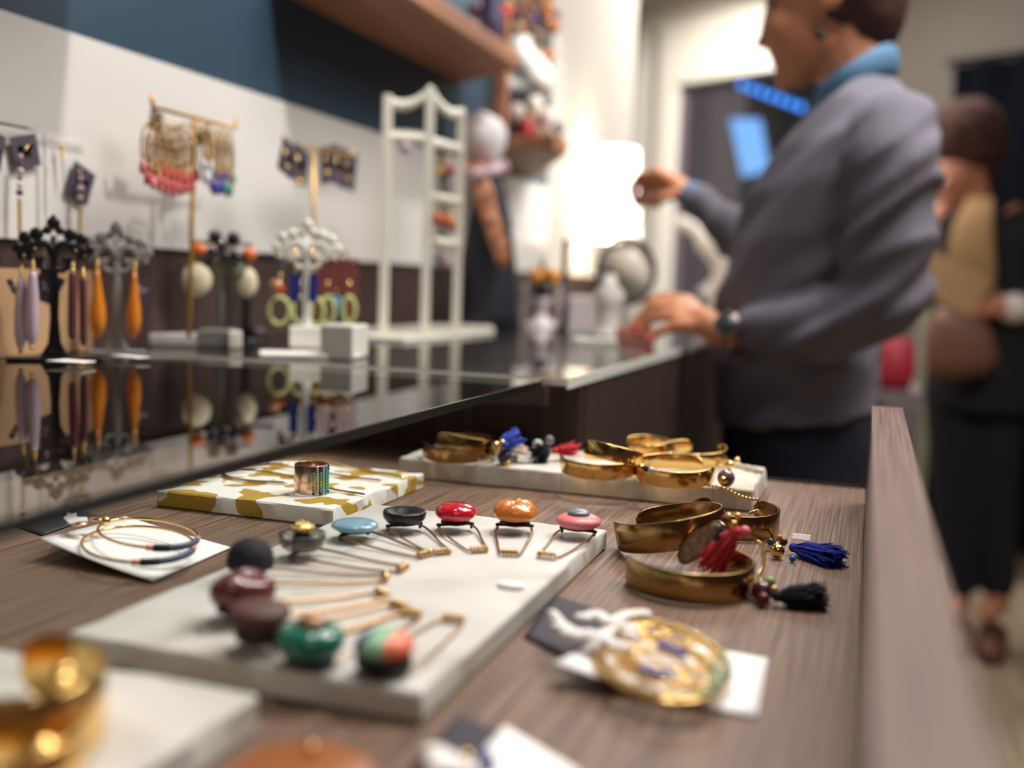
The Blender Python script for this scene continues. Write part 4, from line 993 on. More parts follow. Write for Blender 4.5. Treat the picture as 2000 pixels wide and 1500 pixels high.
t = place(fb, 'printed_scarf', 'copper brown printed scarf hanging down the front of the dark bust', 'scarf')
b = MB()
pts = [fb.p(925, 318, -.034), fb.p(940, 360, -.040), fb.p(952, 410, -.05), fb.p(968, 460, -.058), fb.p(980, 500, -.064), fb.p(985, 522, -.066)]
b.loft([(Vector(p), Vector((w_, 0, 0)), Vector((0, .004, .002))) for p, w_ in zip(pts, (.016, .018, .017, .016, .013, .009))], 14)
b.build('scarf_tail', ramp_mat('copper print', [(.35, lin(96, 62, 50)), (.5, lin(164, 96, 60)), (.65, lin(190, 140, 110))], (1, 1, 1), 60, 3, .7), t)
b = MB().tube(smooth_path([fb.p(905, 330, -.02), fb.p(925, 342, -.04), fb.p(960, 335, -.03), fb.p(985, 325, -.005)], 5), .011, 10); b.build('scarf_knot', ramp_mat('lilac print', [(.35, lin(120, 84, 84)), (.55, lin(200, 180, 190)), (.7, lin(150, 110, 100))], (1, 1, 1), 50, 3, .8), t)
t = thing('paper_roll', 'pale leaning paper roll behind the dark bust', 'paper roll')
p0 = aty(990, 545, 1.95); p1 = aty(965, 380, 1.95)
MB().tube([p0, p1], .014, 12).build('roll', C(226, 220, 210, .6), t)
MB().lathe([(.02, 0), (.02, p0.z-GZ-.02)], 12, c=(p0.x, p0.y, GZ+.0003)).build('holder', C(200, 190, 186, .6), t)

# items at the far end of the counter
def cyl(label, name, cat, px, py, y, prof, m, parts=(), group=None):
    p = aty(px, py, y); p.z = GZ+.0004
    t = thing(name, label, cat, tuple(p), 0, group); MB().lathe(prof, 24).build('body', m, t)
    return t, p
fx = lambda y: y/FPX
t, p = cyl('white ceramic goblet with dark bowl and orange flower at the far counter end', 'goblet', 'goblet', 1056, 640, 1.88, [(.034, 0), (.032, .004), (.012, .02), (.01, .04), (.022, .055)], C(226, 214, 216, .4))
MB().ball((0, 0, .068), (.019, .019, .014), 16).build('bowl', C(26, 24, 36, .3), t)
rd = random.Random(2); b = MB()
for i in range(22): a = rd.random()*2*PI; r = rd.random()*.028; b.ball((r*math.cos(a), r*math.sin(a), .088+rd.random()*.018), .009, 8)
b.build('blossom', C(222, 150, 66, .6), t)
b = MB()
for i in range(4): b.tube([(0, 0, .09), (.004*(i-1.5), 0, .13)], [.003, .001], 6)
b.build('leaves', C(110, 124, 104, .6), t)
for s in (-1, 1):
    MB().tube(smooth_path([(s*.034, 0, .0), (s*.036, 0, .03), (s*.032, 0, .06), (s*.034, 0, .078)], 4), [.006]*13, 8).build('support', C(226, 214, 216, .4), t)
t, p = cyl('dark upright display post at the far counter end', 'display_post', 'display stand', 1100, 640, 1.8, [(.022, 0), (.022, .004), (.006, .008), (.006, .15), (.008, .155), (.004, .162)], C(84, 74, 78, .4))
q_ = aty(1150, 650, 1.8)
o = MB().box((-.038, -.03, 0), (.038, .03, .062)).build('white_box', C(214, 204, 206, .5), bevel=.002, loc=(q_.x, q_.y, GZ+.0004), rot=(0, 0, R(18))); tag(o, 'white gift box near the far end of the counter', 'box')
t, p = cyl('round mirror in a dark ring on a stand at the far counter end', 'round_mirror', 'mirror', 1218, 640, 1.95, [(.03, 0), (.03, .004), (.006, .008), (.005, .05)], C(90, 84, 84, .4))
c = aty(1216, 530, 1.95)-p; rr_ = .055
MB().tube([(rr_*math.cos(2*PI*i/32)*.95, rr_*math.cos(2*PI*i/32)*.25, c.z+rr_*1.15*math.sin(2*PI*i/32)) for i in range(32)], .0035, 8, closed=True).build('ring', C(52, 48, 52, .4), t)
MB().loft([((0, .002, c.z), (rr_*.9, rr_*.24, 0), (0, 0, rr_*1.08)), ((0, .005, c.z), (rr_*.9, rr_*.24, 0), (0, 0, rr_*1.08))], 28).build('mirror_disc', C(222, 212, 196, .2), t)
MB().tube([(0, 0, .045), (0, 0, c.z-rr_*1.1)], .004, 8).build('stem', C(52, 48, 52, .4), t)
t, p = cyl('white necklace bust among the clutter by the round mirror', 'necklace_bust', 'display bust', 1186, 660, 1.68, [(.03, 0), (.028, .004), (.018, .02), (.022, .05), (.026, .07), (.012, .085), (.01, .1)], C(236, 230, 224, .5))
q_ = aty(1240, 668, 1.62)
o = MB().box((-.03, -.02, 0), (.03, .02, .02)).build('small_box', C(206, 130, 118, .5), bevel=.002, loc=(q_.x, q_.y, GZ+.0004), rot=(0, 0, R(12))); tag(o, 'small salmon pink box beside the hand on the counter', 'box')
q_ = aty(1160, 690, 1.42)
o = MB().box((-.03, -.016, 0), (.03, .016, .008)).build('paper_slip', C(232, 228, 220, .5), bevel=.001, loc=(q_.x, q_.y, GZ+.0004), rot=(0, 0, R(25))); tag(o, 'white folded leaflet flat on the middle counter', 'leaflet')
# table lamp
t, p = cyl('glowing white table lamp at the end of the counter', 'table_lamp', 'lamp', 1190, 560, 2.75, [(.06, 0), (.06, .01), (.012, .02), (.012, .14)], C(200, 190, 176, .4))
zb = aty(1190, 470, 2.75).z-GZ; zt_ = aty(1190, 292, 2.75).z-GZ
b = MB(); n = 32; prof = [(.088, zb), (.072, zt_)]
b.lathe([(.076, zb), (.062, zt_), (.060, zt_), (.074, zb)], 32); b.build('lamp_shade', mat('lit lamp shade', (1, .93, .82), .8, emit=2.6), t)
MB().ball((0, 0, (zb+zt_)/2), .03, 12).build('bulb', mat('lit bulb', (1, .9, .75), .5, emit=8), t)
MB().tube([(0, 0, .13), (0, 0, zb+.03)], .008, 8).build('neck', C(200, 190, 176, .4), t)
# ornaments on the shelves
def orn(name, label, cat, y): t = thing(name, label, cat, (0, 0, 0)); return t
yy = 2.0
t = thing('curved_ornament', 'big white curved ornament on the short shelf', 'ornament')
MB().tube(smooth_path([aty(1012, 78, yy), aty(1018, 105, yy), aty(1040, 135, yy), aty(1052, 158, yy), aty(1030, 172, yy), aty(992, 168, yy)], 6), [.026]*10+[.03]*10+[.024]*11, 14).build('body', C(244, 242, 232, .4), t)
p = aty(1030, 172, yy); MB().tube([(p.x, p.y, z2+.0265), (p.x, p.y, p.z)], .006, 8).build('stem', C(190, 180, 160, .4), t)
t = thing('picture_frame', 'dark framed picture with pale flower on the short shelf', 'picture frame')
p = aty(1012, 218, 1.95); MB().box((-.038, -.005, z2+.0266-p.z), (.038, .005, .04)).build('frame', C(52, 52, 60, .4), t, .001, loc=tuple(p), rot=(0, 0, R(20)))
MB().ball((p.x+.002, p.y-.012, p.z-.004), (.018, .005, .018), 12).build('flower_print', C(220, 208, 198, .5), t)
t = thing('jar', 'wine red jar with orange side on the short shelf', 'jar')
p = aty(1030, 262, 1.9); MB().lathe([(.014, 0), (.018, .01), (.016, .032), (.01, .04)], 16, c=(p.x, p.y, z2+.0265)).build('body', C(150, 36, 48, .4), t); MB().lathe([(.01, .0405), (.011, .046), (.003, .05)], 12, c=(p.x, p.y, z2+.0265)).build('lid', C(200, 140, 80, .4), t)
for i, (x, y, r, cc, lb) in enumerate(((1045, 205, .018, (228, 222, 208), 'cream round ornament'), (1070, 232, .02, (224, 206, 208), 'pale pink round ornament'), (1055, 255, .014, (222, 216, 190), 'ivory small ornament'), (1092, 250, .012, (130, 128, 124), 'grey slim ornament'))):
    p = aty(x, y, 1.95); t = thing('round_ornament', lb+' at the right of the short shelf', 'ornament')
    MB().lathe([(r*.4, z2+.0265-p.z), (r*.5, -r*.9), (r, 0), (r*.7, r*.8), (r*.1, r)], 16, c=tuple(p)).build('body', C(*cc, .5), t)
t = thing('dried_flowers', 'tall bunch of tan, purple and orange dried flowers above the short shelf', 'dried flowers')
rd = random.Random(9); b = MB()
for i in range(90):
    x = rd.uniform(955, 1090); y = rd.uniform(-20, 110) if x > 1050 or x < 990 else rd.uniform(-20, 60)
    if x < 975 and y > 60: continue
    m_ = 0 if rd.random() < .45 else (1 if rd.random() < .5 else (2 if rd.random() < .6 else 3))
    b.ball(aty(x, y, 2.05+rd.random()*.08), rd.uniform(.006, .014), 8, m_)
b.build('blossoms', [C(196, 160, 124, .7), C(96, 82, 118, .7), C(196, 120, 60, .7), C(120, 72, 56, .7)], t)
MB().ball(aty(987, 24, 1.98), .012, 12).build('red_blossom', C(224, 76, 50, .4), t)
b = MB()
for i in range(14): b.tube([aty(rd.uniform(1010, 1050), 262, 2.1), aty(rd.uniform(970, 1080), 40, 2.1)], .0015, 5)
b.build('stems', C(120, 96, 70, .7), t)
p = aty(1030, 262, 2.1); MB().lathe([(.02, 0), (.028, .03), (.02, .07), (.022, .08)], 16, c=(p.x, p.y, z2+.0265)).build('vase', C(226, 220, 210, .4), t)
t = thing('cloth_roll', 'pink white cloth roll lying on the long shelf end', 'cloth roll'); 
MB().tube([aty(890, 38, 1.62)+Vector((0, 0, .0)), aty(935, 62, 1.74)], .012, 12).build('roll', C(226, 204, 208, .6), t)
p = aty(930, 22, 1.72); t = thing('pink_ball', 'dusty pink ball on a stem on the long shelf', 'ornament'); MB().ball(p, .014, 14).build('ball', C(176, 134, 148, .5), t); MB().tube([(p.x, p.y, zs+.0285), tuple(p)], .002, 6).build('stem', C(100, 80, 90, .5), t)
t = thing('purple_vase', 'slim purple grey vase on the long shelf beside the pink ball', 'vase'); p = aty(958, 60, 1.7); MB().lathe([(.016, zs+.0285-p.z), (.02, .02), (.012, .08), (.015, .1)], 16, c=(p.x, p.y, p.z)).build('body', C(76, 68, 100, .5), t)
# ================================================================== far end of the shop
def fwl(x, y, z): return FW @ Vector((x, y, z))
def fwpx(px, py, off=0):          # pixel on the far wall plane (local coords)
    n = (FW.to_3x3() @ Vector((0, 1, 0))); o_ = FW.translation+n*off; d = ray(px, py); t_ = (o_-O).dot(n)/d.dot(n); return FW.inverted() @ (O+d*t_)
a = fwpx(1870, 130, -.03)
cu = thing('curtain', 'very dark navy curtain on the far wall at the right edge', 'curtain'); cu.matrix_world = FW
b = MB(); n = 60; x0, x1 = a.x, a.x+1.7
vs_ = []; 
for i in range(n+1):
    x = x0+(x1-x0)*i/n; yy_ = -.05+.018*math.sin(i*1.1); vs_ += [(x, yy_, .12), (x, yy_, a.z), (x, yy_+.012, a.z), (x, yy_+.012, .12)]
b.add(vs_, [(i*4+k, i*4+(k+1) % 4, i*4+4+(k+1) % 4, i*4+4+k) for i in range(n) for k in range(4)]+[(0, 1, 2, 3), (n*4+3, n*4+2, n*4+1, n*4)])
b.build('cloth', M['navy'], cu)
MB().tube([(x0-.03, -.05, a.z+.012), (x1+.03, -.05, a.z+.012)], .012, 8).build('rail', C(30, 30, 36, .4), cu)
MB().box((1.12, -.018, 0), (a.x-.06, -.001, .12)).build('baseboard_far', C(150, 138, 120, .6)).matrix_world = FW
bpy.data.objects['baseboard_far']['kind'] = 'structure'
p = aty(1815, 560, 3.7)
o = box('trim_3', (p.x-.022, 3.68, 0), (p.x+.028, 3.74, p.z+.02), C(196, 198, 176, .5)); struct(o)
# street lights and lit shop window seen through the glazed door
def beh(px, py, off): return FW @ fwpx(px, py, off)
t = thing('light_string', 'row of bright blue lights glowing behind the glazed door', 'string lights')
lb = mat('blue lamp', (.05, .34, 1), .5, emit=3.2)
for i in range(7):
    p = beh(1450+i*19, 166+i*7.2, .9); MB().ball(p, .019, 10).build('bulb', lb, t)
MB().tube([beh(1440, 160, .9), beh(1570, 208, .9)], .005, 6).build('cable', M['black'], t)
t = thing('blue_screen', 'bright light blue lit panel behind the glazed door', 'lit panel')
q4 = [beh(1426, 232, 1.2), beh(1480, 232, 1.2), beh(1497, 330, 1.2), beh(1450, 345, 1.2)]
nn = (FW.to_3x3() @ Vector((0, 1, 0)))*.03
MB().add([*q4, *[q+nn for q in q4]], [(0, 1, 2, 3), (7, 6, 5, 4), (0, 4, 5, 1), (1, 5, 6, 2), (2, 6, 7, 3), (3, 7, 4, 0)], 0, False).build('panel', mat('lit blue', (.2, .56, 1), .5, emit=1.3), t)
MB().tube([q4[3]+nn*.5, (q4[3].x, q4[3].y, .02)], .02, 8).build('post', M['black'], t)
t = thing('street_pillar', 'dark navy pillar behind the glazed door, right of the lit blue panel', 'pillar')
p = beh(1560, 300, 1.3); MB().box((-.12, -.1, 0), (.3, .1, 2.6)).build('shaft', C(20, 26, 52, .6), t, loc=(p.x, p.y, 0), rot=(0, 0, R(-31)))
# white curved chair in front of the door
t = thing('chair', 'white curved chair back between counter end and door', 'chair')
yy = 3.3
MB().tube(smooth_path([aty(1322, 432, yy), aty(1352, 446, yy), aty(1385, 480, yy), aty(1412, 515, yy), aty(1405, 555, yy), aty(1375, 580, yy)], 6), [.02]*10+[.034]*12+[.03]*9, 12).build('backrest', C(226, 216, 206, .4), t)
p = aty(1395, 590, yy)
MB().lathe([(.16, .44), (.2, .46), (.2, .5), (.1, .52)], 24, c=(p.x, p.y, 0)).build('seat', C(226, 216, 206, .4), t)
MB().tube([(p.x, p.y, .44), (p.x, p.y, .02)], .025, 10).build('pedestal', C(180, 180, 180, .3, metal=.8), t); MB().lathe([(.2, .0005), (.2, .012), (.03, .03)], 24, c=(p.x, p.y, 0)).build('foot', C(180, 180, 180, .3, metal=.8), t)
MB().tube([aty(1405, 560, yy), (p.x+.05, p.y, .5)], .025, 10).build('support', C(226, 216, 206, .4), t)
# grey cabinet with red bag
t = thing('storage_cabinet', 'grey low cabinet behind the woman, red bag on top', 'cabinet', (aty(1765, 700, 2.9).x, 2.9, 0))
MB().box((-.10, 0, .0), (.05, .35, .80)).build('body', C(128, 116, 116, .6), t, .004); MB().box((-.097, -.012, .03), (.046, -.001, .77)).build('door', C(120, 108, 110, .6), t, .003)
p = aty(1745, 690, 2.95); p.z = .8005
t = thing('handbag', 'red handbag on the grey cabinet behind the woman', 'bag', tuple(p))
MB().loft([((0, 0, 0), (.045, 0, 0), (0, .03, 0)), ((0, 0, .05), (.06, 0, 0), (0, .035, 0)), ((0, 0, .12), (.05, 0, 0), (0, .02, 0)), ((0, 0, .135), (.042, 0, 0), (0, .008, 0))], 20).build('body', C(176, 36, 60, .5), t)
MB().tube(arc(0, .12, .03, 0, 180, 12, 0, 1.4), .004, 8).build('handle', C(150, 30, 50, .5), t)

# ================================================================== people
def bake(o, voxel, smooth=8, disp=None):
    md = o.modifiers.new('r', 'REMESH'); md.mode = 'VOXEL'; md.voxel_size = voxel; md.use_smooth_shade = True
    if smooth: m2 = o.modifiers.new('s', 'SMOOTH'); m2.iterations = smooth; m2.factor = .5
    dg = bpy.context.evaluated_depsgraph_get(); ev = o.evaluated_get(dg); me = bpy.data.meshes.new_from_object(ev)
    o.modifiers.clear(); old = o.data; o.data = me; me.name = old.name
    if disp:
        ns = [v.normal.copy() for v in me.vertices]
        for v, n_ in zip(me.vertices, ns): v.co += n_*disp(v.co)
    for p_ in me.polygons: p_.use_smooth = True
    return o
skin = mat('skin', lin(212, 144, 106), .5, sub=.15); skin2 = mat('skin shade', lin(190, 124, 98), .5)
def finger(mb, pts, r0, r1):
    n = len(pts)-1
    for i in range(n):
        mb.cap(pts[i], r0+(r1-r0)*i/n, pts[i+1], r0+(r1-r0)*(i+1)/n, 8)
YW = 1.62
def W(px, py, y=YW): return aty(px, py, y)
pw = thing('person', 'woman with short brown hair, grey sweater and denim collar, leaning over the counter', 'person', (-.08, YW, 0))
inv = Matrix.Translation((.08, -YW, 0))
def wb(): m_ = MB(); m_.T = inv; return m_
# --- body (skin)
b = wb()
hc = W(1622, -22); 
b.ball(hc, (.093, .072, .098), 24)
b.ball(W(1575, 60), (.058, .056, .075), 20)
b.cap(W(1558, 118), .036, W(1546, 140), .024)
b.ball(W(1536, 158), (.017, .02, .015), 12)
b.cap(W(1618, 92)+Vector((0, -.03, 0)), .022, W(1556, 150)+Vector((0, -.014, 0)), .016); b.cap(W(1618, 92)+Vector((0, .03, 0)), .022, W(1556, 150)+Vector((0, .014, 0)), .016)
b.cap(W(1508, 14), .010, W(1494, 74), .0095, 10); b.ball(W(1487, 84), (.0095, .010, .008), 12); b.cap(W(1494, 88)+Vector((0, -.009, 0)), .006, W(1502, 86), .007, 8); b.cap(W(1494, 88)+Vector((0, .009, 0)), .006, W(1502, 86), .007, 8)
b.cap(W(1508, -8)+Vector((.004, -.034, 0)), .010, W(1508, -8)+Vector((.004, .034, 0)), .010)
b.cap(W(1516, 119)+Vector((.002, -.012, 0)), .0062, W(1516, 119)+Vector((.002, .012, 0)), .0062, 8); b.cap(W(1520, 131)+Vector((.002, -.011, 0)), .0062, W(1520, 131)+Vector((.002, .011, 0)), .0062, 8)
for s_ in (-1, 1): b.ball(W(1535, 62)+Vector((0, s_*.03, 0)), (.028, .022, .03), 12)
for s_ in (-1, 1):
    e = W(1627, 5)+Vector((0, s_*.071, 0)); b.T = inv
    b.tube([e+Vector((.017*math.cos(a_), 0, .026*math.sin(a_)+(.004))) for a_ in [2*PI*i_/14 for i_ in range(14)]], .0055, 8, closed=True); b.ball(e, (.016, .006, .024), 10)
# neck
b.cap(W(1650, 70), .052, W(1678, 175), .050)
b.cap(W(1678, 175), .050, W(1672, 300), .07)
# torso core
b.loft([(W(1650, 300), (.085, 0, 0), (0, .15, 0)), (W(1620, 450), (.09, 0, 0), (0, .13, 0)), (W(1590, 700), (.085, 0, 0), (0, .12, 0)), (W(1575, 860), (.095, 0, 0), (0, .15, 0))], 20)
# arms
S1 = W(1725, 285, 1.475); E1 = W(1722, 596, 1.445); W1 = W(1448, 646, 1.47)
S2 = W(1650, 285, 1.76); E2 = W(1530, 520, 1.83); W2 = W(1348, 384, 1.86)
b.cap(S1, .045, E1, .036); b.cap(E1, .036, W1, .0225); b.cap(S2, .045, E2, .036); b.cap(E2, .036, W2, .0225)
# legs
for s_ in (-1, 1):
    hp = Vector((-.085, YW+s_*.085, .80)); kn = Vector((-.10, YW+s_*.08, .43)); an_ = Vector((-.06, YW+s_*.08, .08))
    b.cap(hp, .075, kn, .046); b.cap(kn, .046, an_, .032); b.cap(an_+Vector((0, 0, -.02)), .03, an_+Vector((-.13, 0, -.045)), .022)
# lower hand (camera side), palm over the counter edge, fingers to the left
wr = W(1408, 650, 1.475); kn0 = W(1325, 612, 1.50)
b.cap(W1, .0225, wr, .021); b.cap(wr, .021, W(1372, 628, 1.48), .022)
kk = [W(1335, 592, 1.515), W(1322, 602, 1.495), W(1320, 618, 1.475), W(1328, 636, 1.46)]
for q_ in kk: b.cap(W(1385, 634, 1.478), .017, q_, .0105, 10)
for a_, c_ in zip(kk, kk[1:]): b.cap(a_, .0105, c_, .0105, 8)
fing = [[(1335, 592, 1.515), (1290, 588, 1.52), (1262, 606, 1.52), (1250, 622, 1.515)], [(1322, 602, 1.495), (1275, 600, 1.50), (1250, 620, 1.50), (1238, 636, 1.495)], [(1320, 618, 1.475), (1276, 618, 1.478), (1254, 638, 1.478), (1246, 650, 1.475)], [(1328, 636, 1.46), (1295, 644, 1.46), (1276, 656, 1.46), (1268, 664, 1.458)]]
for k_, f_ in enumerate(fing): finger(b, [W(*q_) for q_ in f_], .0092-.0008*(k_ == 3), .0070)
finger(b, [W(1380, 622, 1.50), W(1345, 588, 1.53), W(1300, 580, 1.54), W(1265, 590, 1.54)], .0115, .0078)
# upper hand, pinching
kk = [W(1284, 338, 1.83), W(1272, 344, 1.855), W(1276, 352, 1.88), W(1286, 362, 1.90)]
b.cap(W2, .0225, W(1335, 378, 1.862), .021)
for q_ in kk: b.cap(W(1326, 368, 1.866), .021, q_, .0125, 10)
for a_, c_ in zip(kk, kk[1:]): b.cap(a_, .0105, c_, .0105, 8)
fing = [[(1284, 338, 1.83), (1250, 342, 1.84), (1234, 366, 1.85), (1240, 390, 1.86)], [(1272, 344, 1.855), (1246, 352, 1.862), (1234, 376, 1.866), (1246, 400, 1.87)], [(1276, 352, 1.88), (1256, 364, 1.89), (1252, 388, 1.89), (1268, 402, 1.885)], [(1286, 362, 1.90), (1272, 374, 1.908), (1272, 394, 1.908), (1286, 402, 1.90)]]
for k_, f_ in enumerate(fing): finger(b, [W(*q_) for q_ in f_], .0092-.0008*(k_ == 3), .0070)
finger(b, [W(1322, 376, 1.85), W(1296, 386, 1.84), W(1270, 390, 1.845), W(1252, 390, 1.852)], .0115, .0078)
body = b.build('body', skin, pw); bake(body, .0038, 6)
# nails
for q_ in [(1250, 622, 1.508), (1238, 636, 1.488), (1246, 650, 1.468), (1268, 664, 1.451), (1238, 390, 1.853), (1244, 400, 1.864)]:
    nb = wb(); nb.ball(W(*q_), (.006, .005, .005), 8); nb.build('nail', C(206, 60, 54, .3), pw)
for s_ in (-1, 1):
    eb = wb(); eb.ball(W(1508, 20)+Vector((.006, s_*.03, 0)), (.009, .012, .007), 12); eb.build('eye', C(40, 26, 26, .3), pw)
    eb = wb(); eb.tube(smooth_path([W(1505, -6)+Vector((.0, s_*.018, .0)), W(1506, -10)+Vector((.004, s_*.034, .002)), W(1520, -4)+Vector((.006, s_*.05, 0))]), .0028, 6); eb.build('eyebrow', C(60, 36, 30, .8), pw)
lpz = wb(); lpz.cap(W(1513, 119)+Vector((.001, -.011, 0)), .0052, W(1513, 119)+Vector((.001, .011, 0)), .0052, 8); lpz.cap(W(1517, 130)+Vector((.001, -.010, 0)), .0052, W(1517, 130)+Vector((.001, .010, 0)), .0052, 8)
lpz.build('lips', C(176, 88, 80, .5), pw)
# hair
h = wb()
h.ball(W(1648, -48), (.096, .084, .105), 24); h.ball(W(1700, 10), (.052, .068, .075), 16); h.ball(W(1706, 48), (.034, .052, .045), 14)
h.cap(W(1500, -42)+Vector((0, -.03, 0)), .02, W(1620, -70)+Vector((0, -.05, 0)), .04); h.cap(W(1500, -42)+Vector((0, .03, 0)), .02, W(1620, -70)+Vector((0, .05, 0)), .04)
h.cap(W(1510, -50), .024, W(1620, -95), .05)
for s_ in (-1, 1): h.cap(W(1590, -30)+Vector((0, s_*.066, 0)), .014, W(1596, 10)+Vector((0, s_*.066, 0)), .006, 8)
ho = h.build('hair', ramp_mat('brown hair', [(.3, lin(48, 26, 24)), (.6, lin(78, 44, 38)), (.8, lin(104, 62, 50))], (1, 1, .35), 120, 4, .55, .3), pw)
bake(ho, .005, 5, lambda c: .003*noise.noise(Vector((c.x*60, c.y*60, c.z*22))))
er = wb(); er.ball(W(1607, 88)+Vector((0, -.068, 0)), .008, 10); er.tube([W(1620, 40)+Vector((0, -.072, 0)), W(1608, 82)+Vector((0, -.069, 0))], .001, 6); er.build('earring', C(60, 60, 50, .3), pw)
# sweater
b = wb()
fr = [(1402, 822), (1398, 720), (1404, 590), (1424, 480), (1462, 385), (1520, 305)]
bk = [(1738, 800), (1725, 700), (1722, 590), (1758, 470), (1790, 360), (1792, 268)]
hw = [.178, .165, .158, .168, .172, .165]
rg = []
for (a_, c_, w_) in zip(fr, bk, hw):
    A_ = W(*a_); B_ = W(*c_); m_ = (A_+B_)/2; rg.append((m_, (B_-A_)/2, (0, w_, 0)))
A_ = W(1590, 222); B_ = W(1765, 192); rg.append(((A_+B_)/2, (B_-A_)/2, (0, .12, 0)))
A_ = W(1634, 182); B_ = W(1752, 146); rg.append(((A_+B_)/2, (B_-A_)/2, (0, .072, 0)))
b.loft(rg, 28)
b.cap(W(1735, 262, 1.50), .062, W(1742, 330, 1.465), .062); b.cap(W(1742, 330, 1.465), .062, W(1728, 590, 1.448), .054)
b.cap(E1, .056, W(1600, 640, 1.452), .046); b.cap(W(1600, 640, 1.452), .046, W(1462, 648, 1.468), .031)
b.cap(W(1690, 240, 1.70), .062, W(1610, 420, 1.80), .06); b.cap(W(1610, 420, 1.80), .06, E2, .052); b.cap(E2, .052, W(1440, 458, 1.845), .043); b.cap(W(1440, 458, 1.845), .043, W(1366, 396, 1.858), .031)
sw = b.build('sweater', mat('grey wool', lin(110, 107, 119), .9, bump=.4, bscale=500), pw)
def fold(c):
    p_ = c+Vector((-.08, YW, 0))
    u = p_.z*1.0-p_.x*.85; v = p_.x*1.0+p_.z*.5
    n1 = noise.noise(Vector((v*3.2, p_.y*5, u*13))); n2 = noise.noise(Vector((v*6+4, p_.y*8, u*26)))
    elb = math.exp(-((p_.x-.02)**2+(p_.z-1.06)**2)/.012)
    return .022*(.2-abs(n1))+.004*n2+.006*elb*math.sin(u*95+6*n1)
bake(sw, .007, 5, fold)
# denim collar
b = wb()
cp = [W(1588, 232)+Vector((.0, 0, -.005)), W(1612, 206)+Vector((0, -.045, 0)), W(1668, 172)+Vector((0, -.068, .0)), W(1722, 136)+Vector((0, -.045, .0)), W(1744, 128), W(1722, 136)+Vector((0, .045, 0)), W(1668, 172)+Vector((0, .068, 0)), W(1612, 206)+Vector((0, .045, 0))]
b.T = inv @ Matrix.Translation((0, 0, .003)); b.tube(smooth_path(cp+[cp[0]], 6)[:-1], .014, 10, closed=True, flat=(.7, .75, 1.7))
b.build('collar', mat('denim', lin(84, 122, 156), .8, bump=.4, bscale=400), pw)
b = wb(); b.cap(W(1374, 402, 1.857), .028, W(1350, 384, 1.86), .0265); b.build('shirt_cuff', mat('denim blue', lin(96, 120, 150), .8), pw)
# jeans
b = wb()
b.loft([((-.088, YW, .90), (.112, 0, 0), (0, .155, 0)), ((-.088, YW, .84), (.118, 0, 0), (0, .172, 0)), ((-.085, YW, .76), (.118, 0, 0), (0, .178, 0)), ((-.088, YW, .70), (.10, 0, 0), (0, .168, 0))], 24)
for s_ in (-1, 1):
    b.cap((-.085, YW+s_*.085, .76), .092, (-.10, YW+s_*.08, .43), .062); b.cap((-.10, YW+s_*.08, .43), .062, (-.06, YW+s_*.08, .09), .05)
bake(b.build('jeans', mat('dark jeans', lin(30, 30, 48), .85), pw), .009, 4, lambda c: .004*noise.noise(c*14))
for s_ in (-1, 1):
    b = wb()
    b.loft([((-.045, YW+s_*.08, .03), (.04, 0, 0), (0, .036, 0)), ((-.045, YW+s_*.08, .075), (.036, 0, 0), (0, .034, 0))], 14)
    b.loft([((-.0, YW+s_*.08, .03), (0, .03, 0), (0, 0, .028)), ((-.06, YW+s_*.08, .035), (0, .038, 0), (0, 0, .034)), ((-.15, YW+s_*.08, .03), (0, .04, 0), (0, 0, .028)), ((-.20, YW+s_*.08, .02), (0, .02, 0), (0, 0, .016))], 14)
    b.build('shoe', C(40, 34, 34, .5), pw)
# wristwatch (worn by the woman)
wt = thing('wristwatch', 'steel wristwatch with dark dial on the left wrist of the grey-sweater woman', 'watch', tuple(W(1432, 648, 1.471)))
ax_ = (W1-wr).normalized(); u_ = ax_.orthogonal().normalized(); v_ = ax_.cross(u_)
MB().tube([(u_*math.cos(a_)+v_*math.sin(a_))*.0262 for a_ in [2*PI*i/28 for i in range(28)]], .0045, 8, closed=True).build('bracelet', C(190, 160, 144, .2, metal=1), wt)
nv = Vector((-.15, -.9, .35)); nv = (nv-ax_*nv.dot(ax_)).normalized(); q_ = nv.to_track_quat('Z', 'Y').to_euler()
MB().lathe([(.0175, 0), (.0185, .003), (.0175, .006), (.016, .0065)], 28).build('case', C(200, 180, 168, .15, metal=1), wt, loc=tuple(nv*.0265), rot=q_)
MB().lathe([(.0155, .0066), (.0155, .0074), (.0001, .0075)], 28).build('dial', C(60, 70, 76, .15), wt, loc=tuple(nv*.0265), rot=q_)
k = thing('necklace_held', 'fine chain dangling from the raised hand of the woman', 'necklace')
mb = MB()
a_ = W(1252, 398, 1.862)
for i in range(26): mb.ball(a_+Vector((.006*math.sin(i*.4), 0, -.0042*i)), .0019, 6)
mb.build('chain', M['rose'], k)

# --- second person
Y2 = 3.4
p2 = thing('person', 'person in dark coat at the right edge, tan scarf, holding a kraft folder', 'person', (.3, Y2, 0))
inv2 = Matrix.Translation((-.3, -Y2, 0))
def wb2(): m_ = MB(); m_.T = inv2; return m_
V = lambda px, py, y=Y2: aty(px, py, y)
b = wb2()
b.ball(V(1884, 300), (.088, .08, .098), 20); b.ball(V(1862, 345, Y2-.035), (.06, .06, .075), 16); b.cap(V(1850, 352, Y2-.09), .010, V(1844, 366, Y2-.105), .012, 8)
b.cap(V(1858, 385, Y2-.06), .022, V(1860, 388, Y2-.055), .022)
b.cap(V(1890, 350), .055, V(1898, 420), .06)
b.loft([(V(1905, 430), (.10, 0, 0), (0, .08, 0)), (V(1908, 520), (.12, 0, 0), (0, .10, 0)), (V(1905, 720), (.13, 0, 0), (0, .11, 0))], 18)
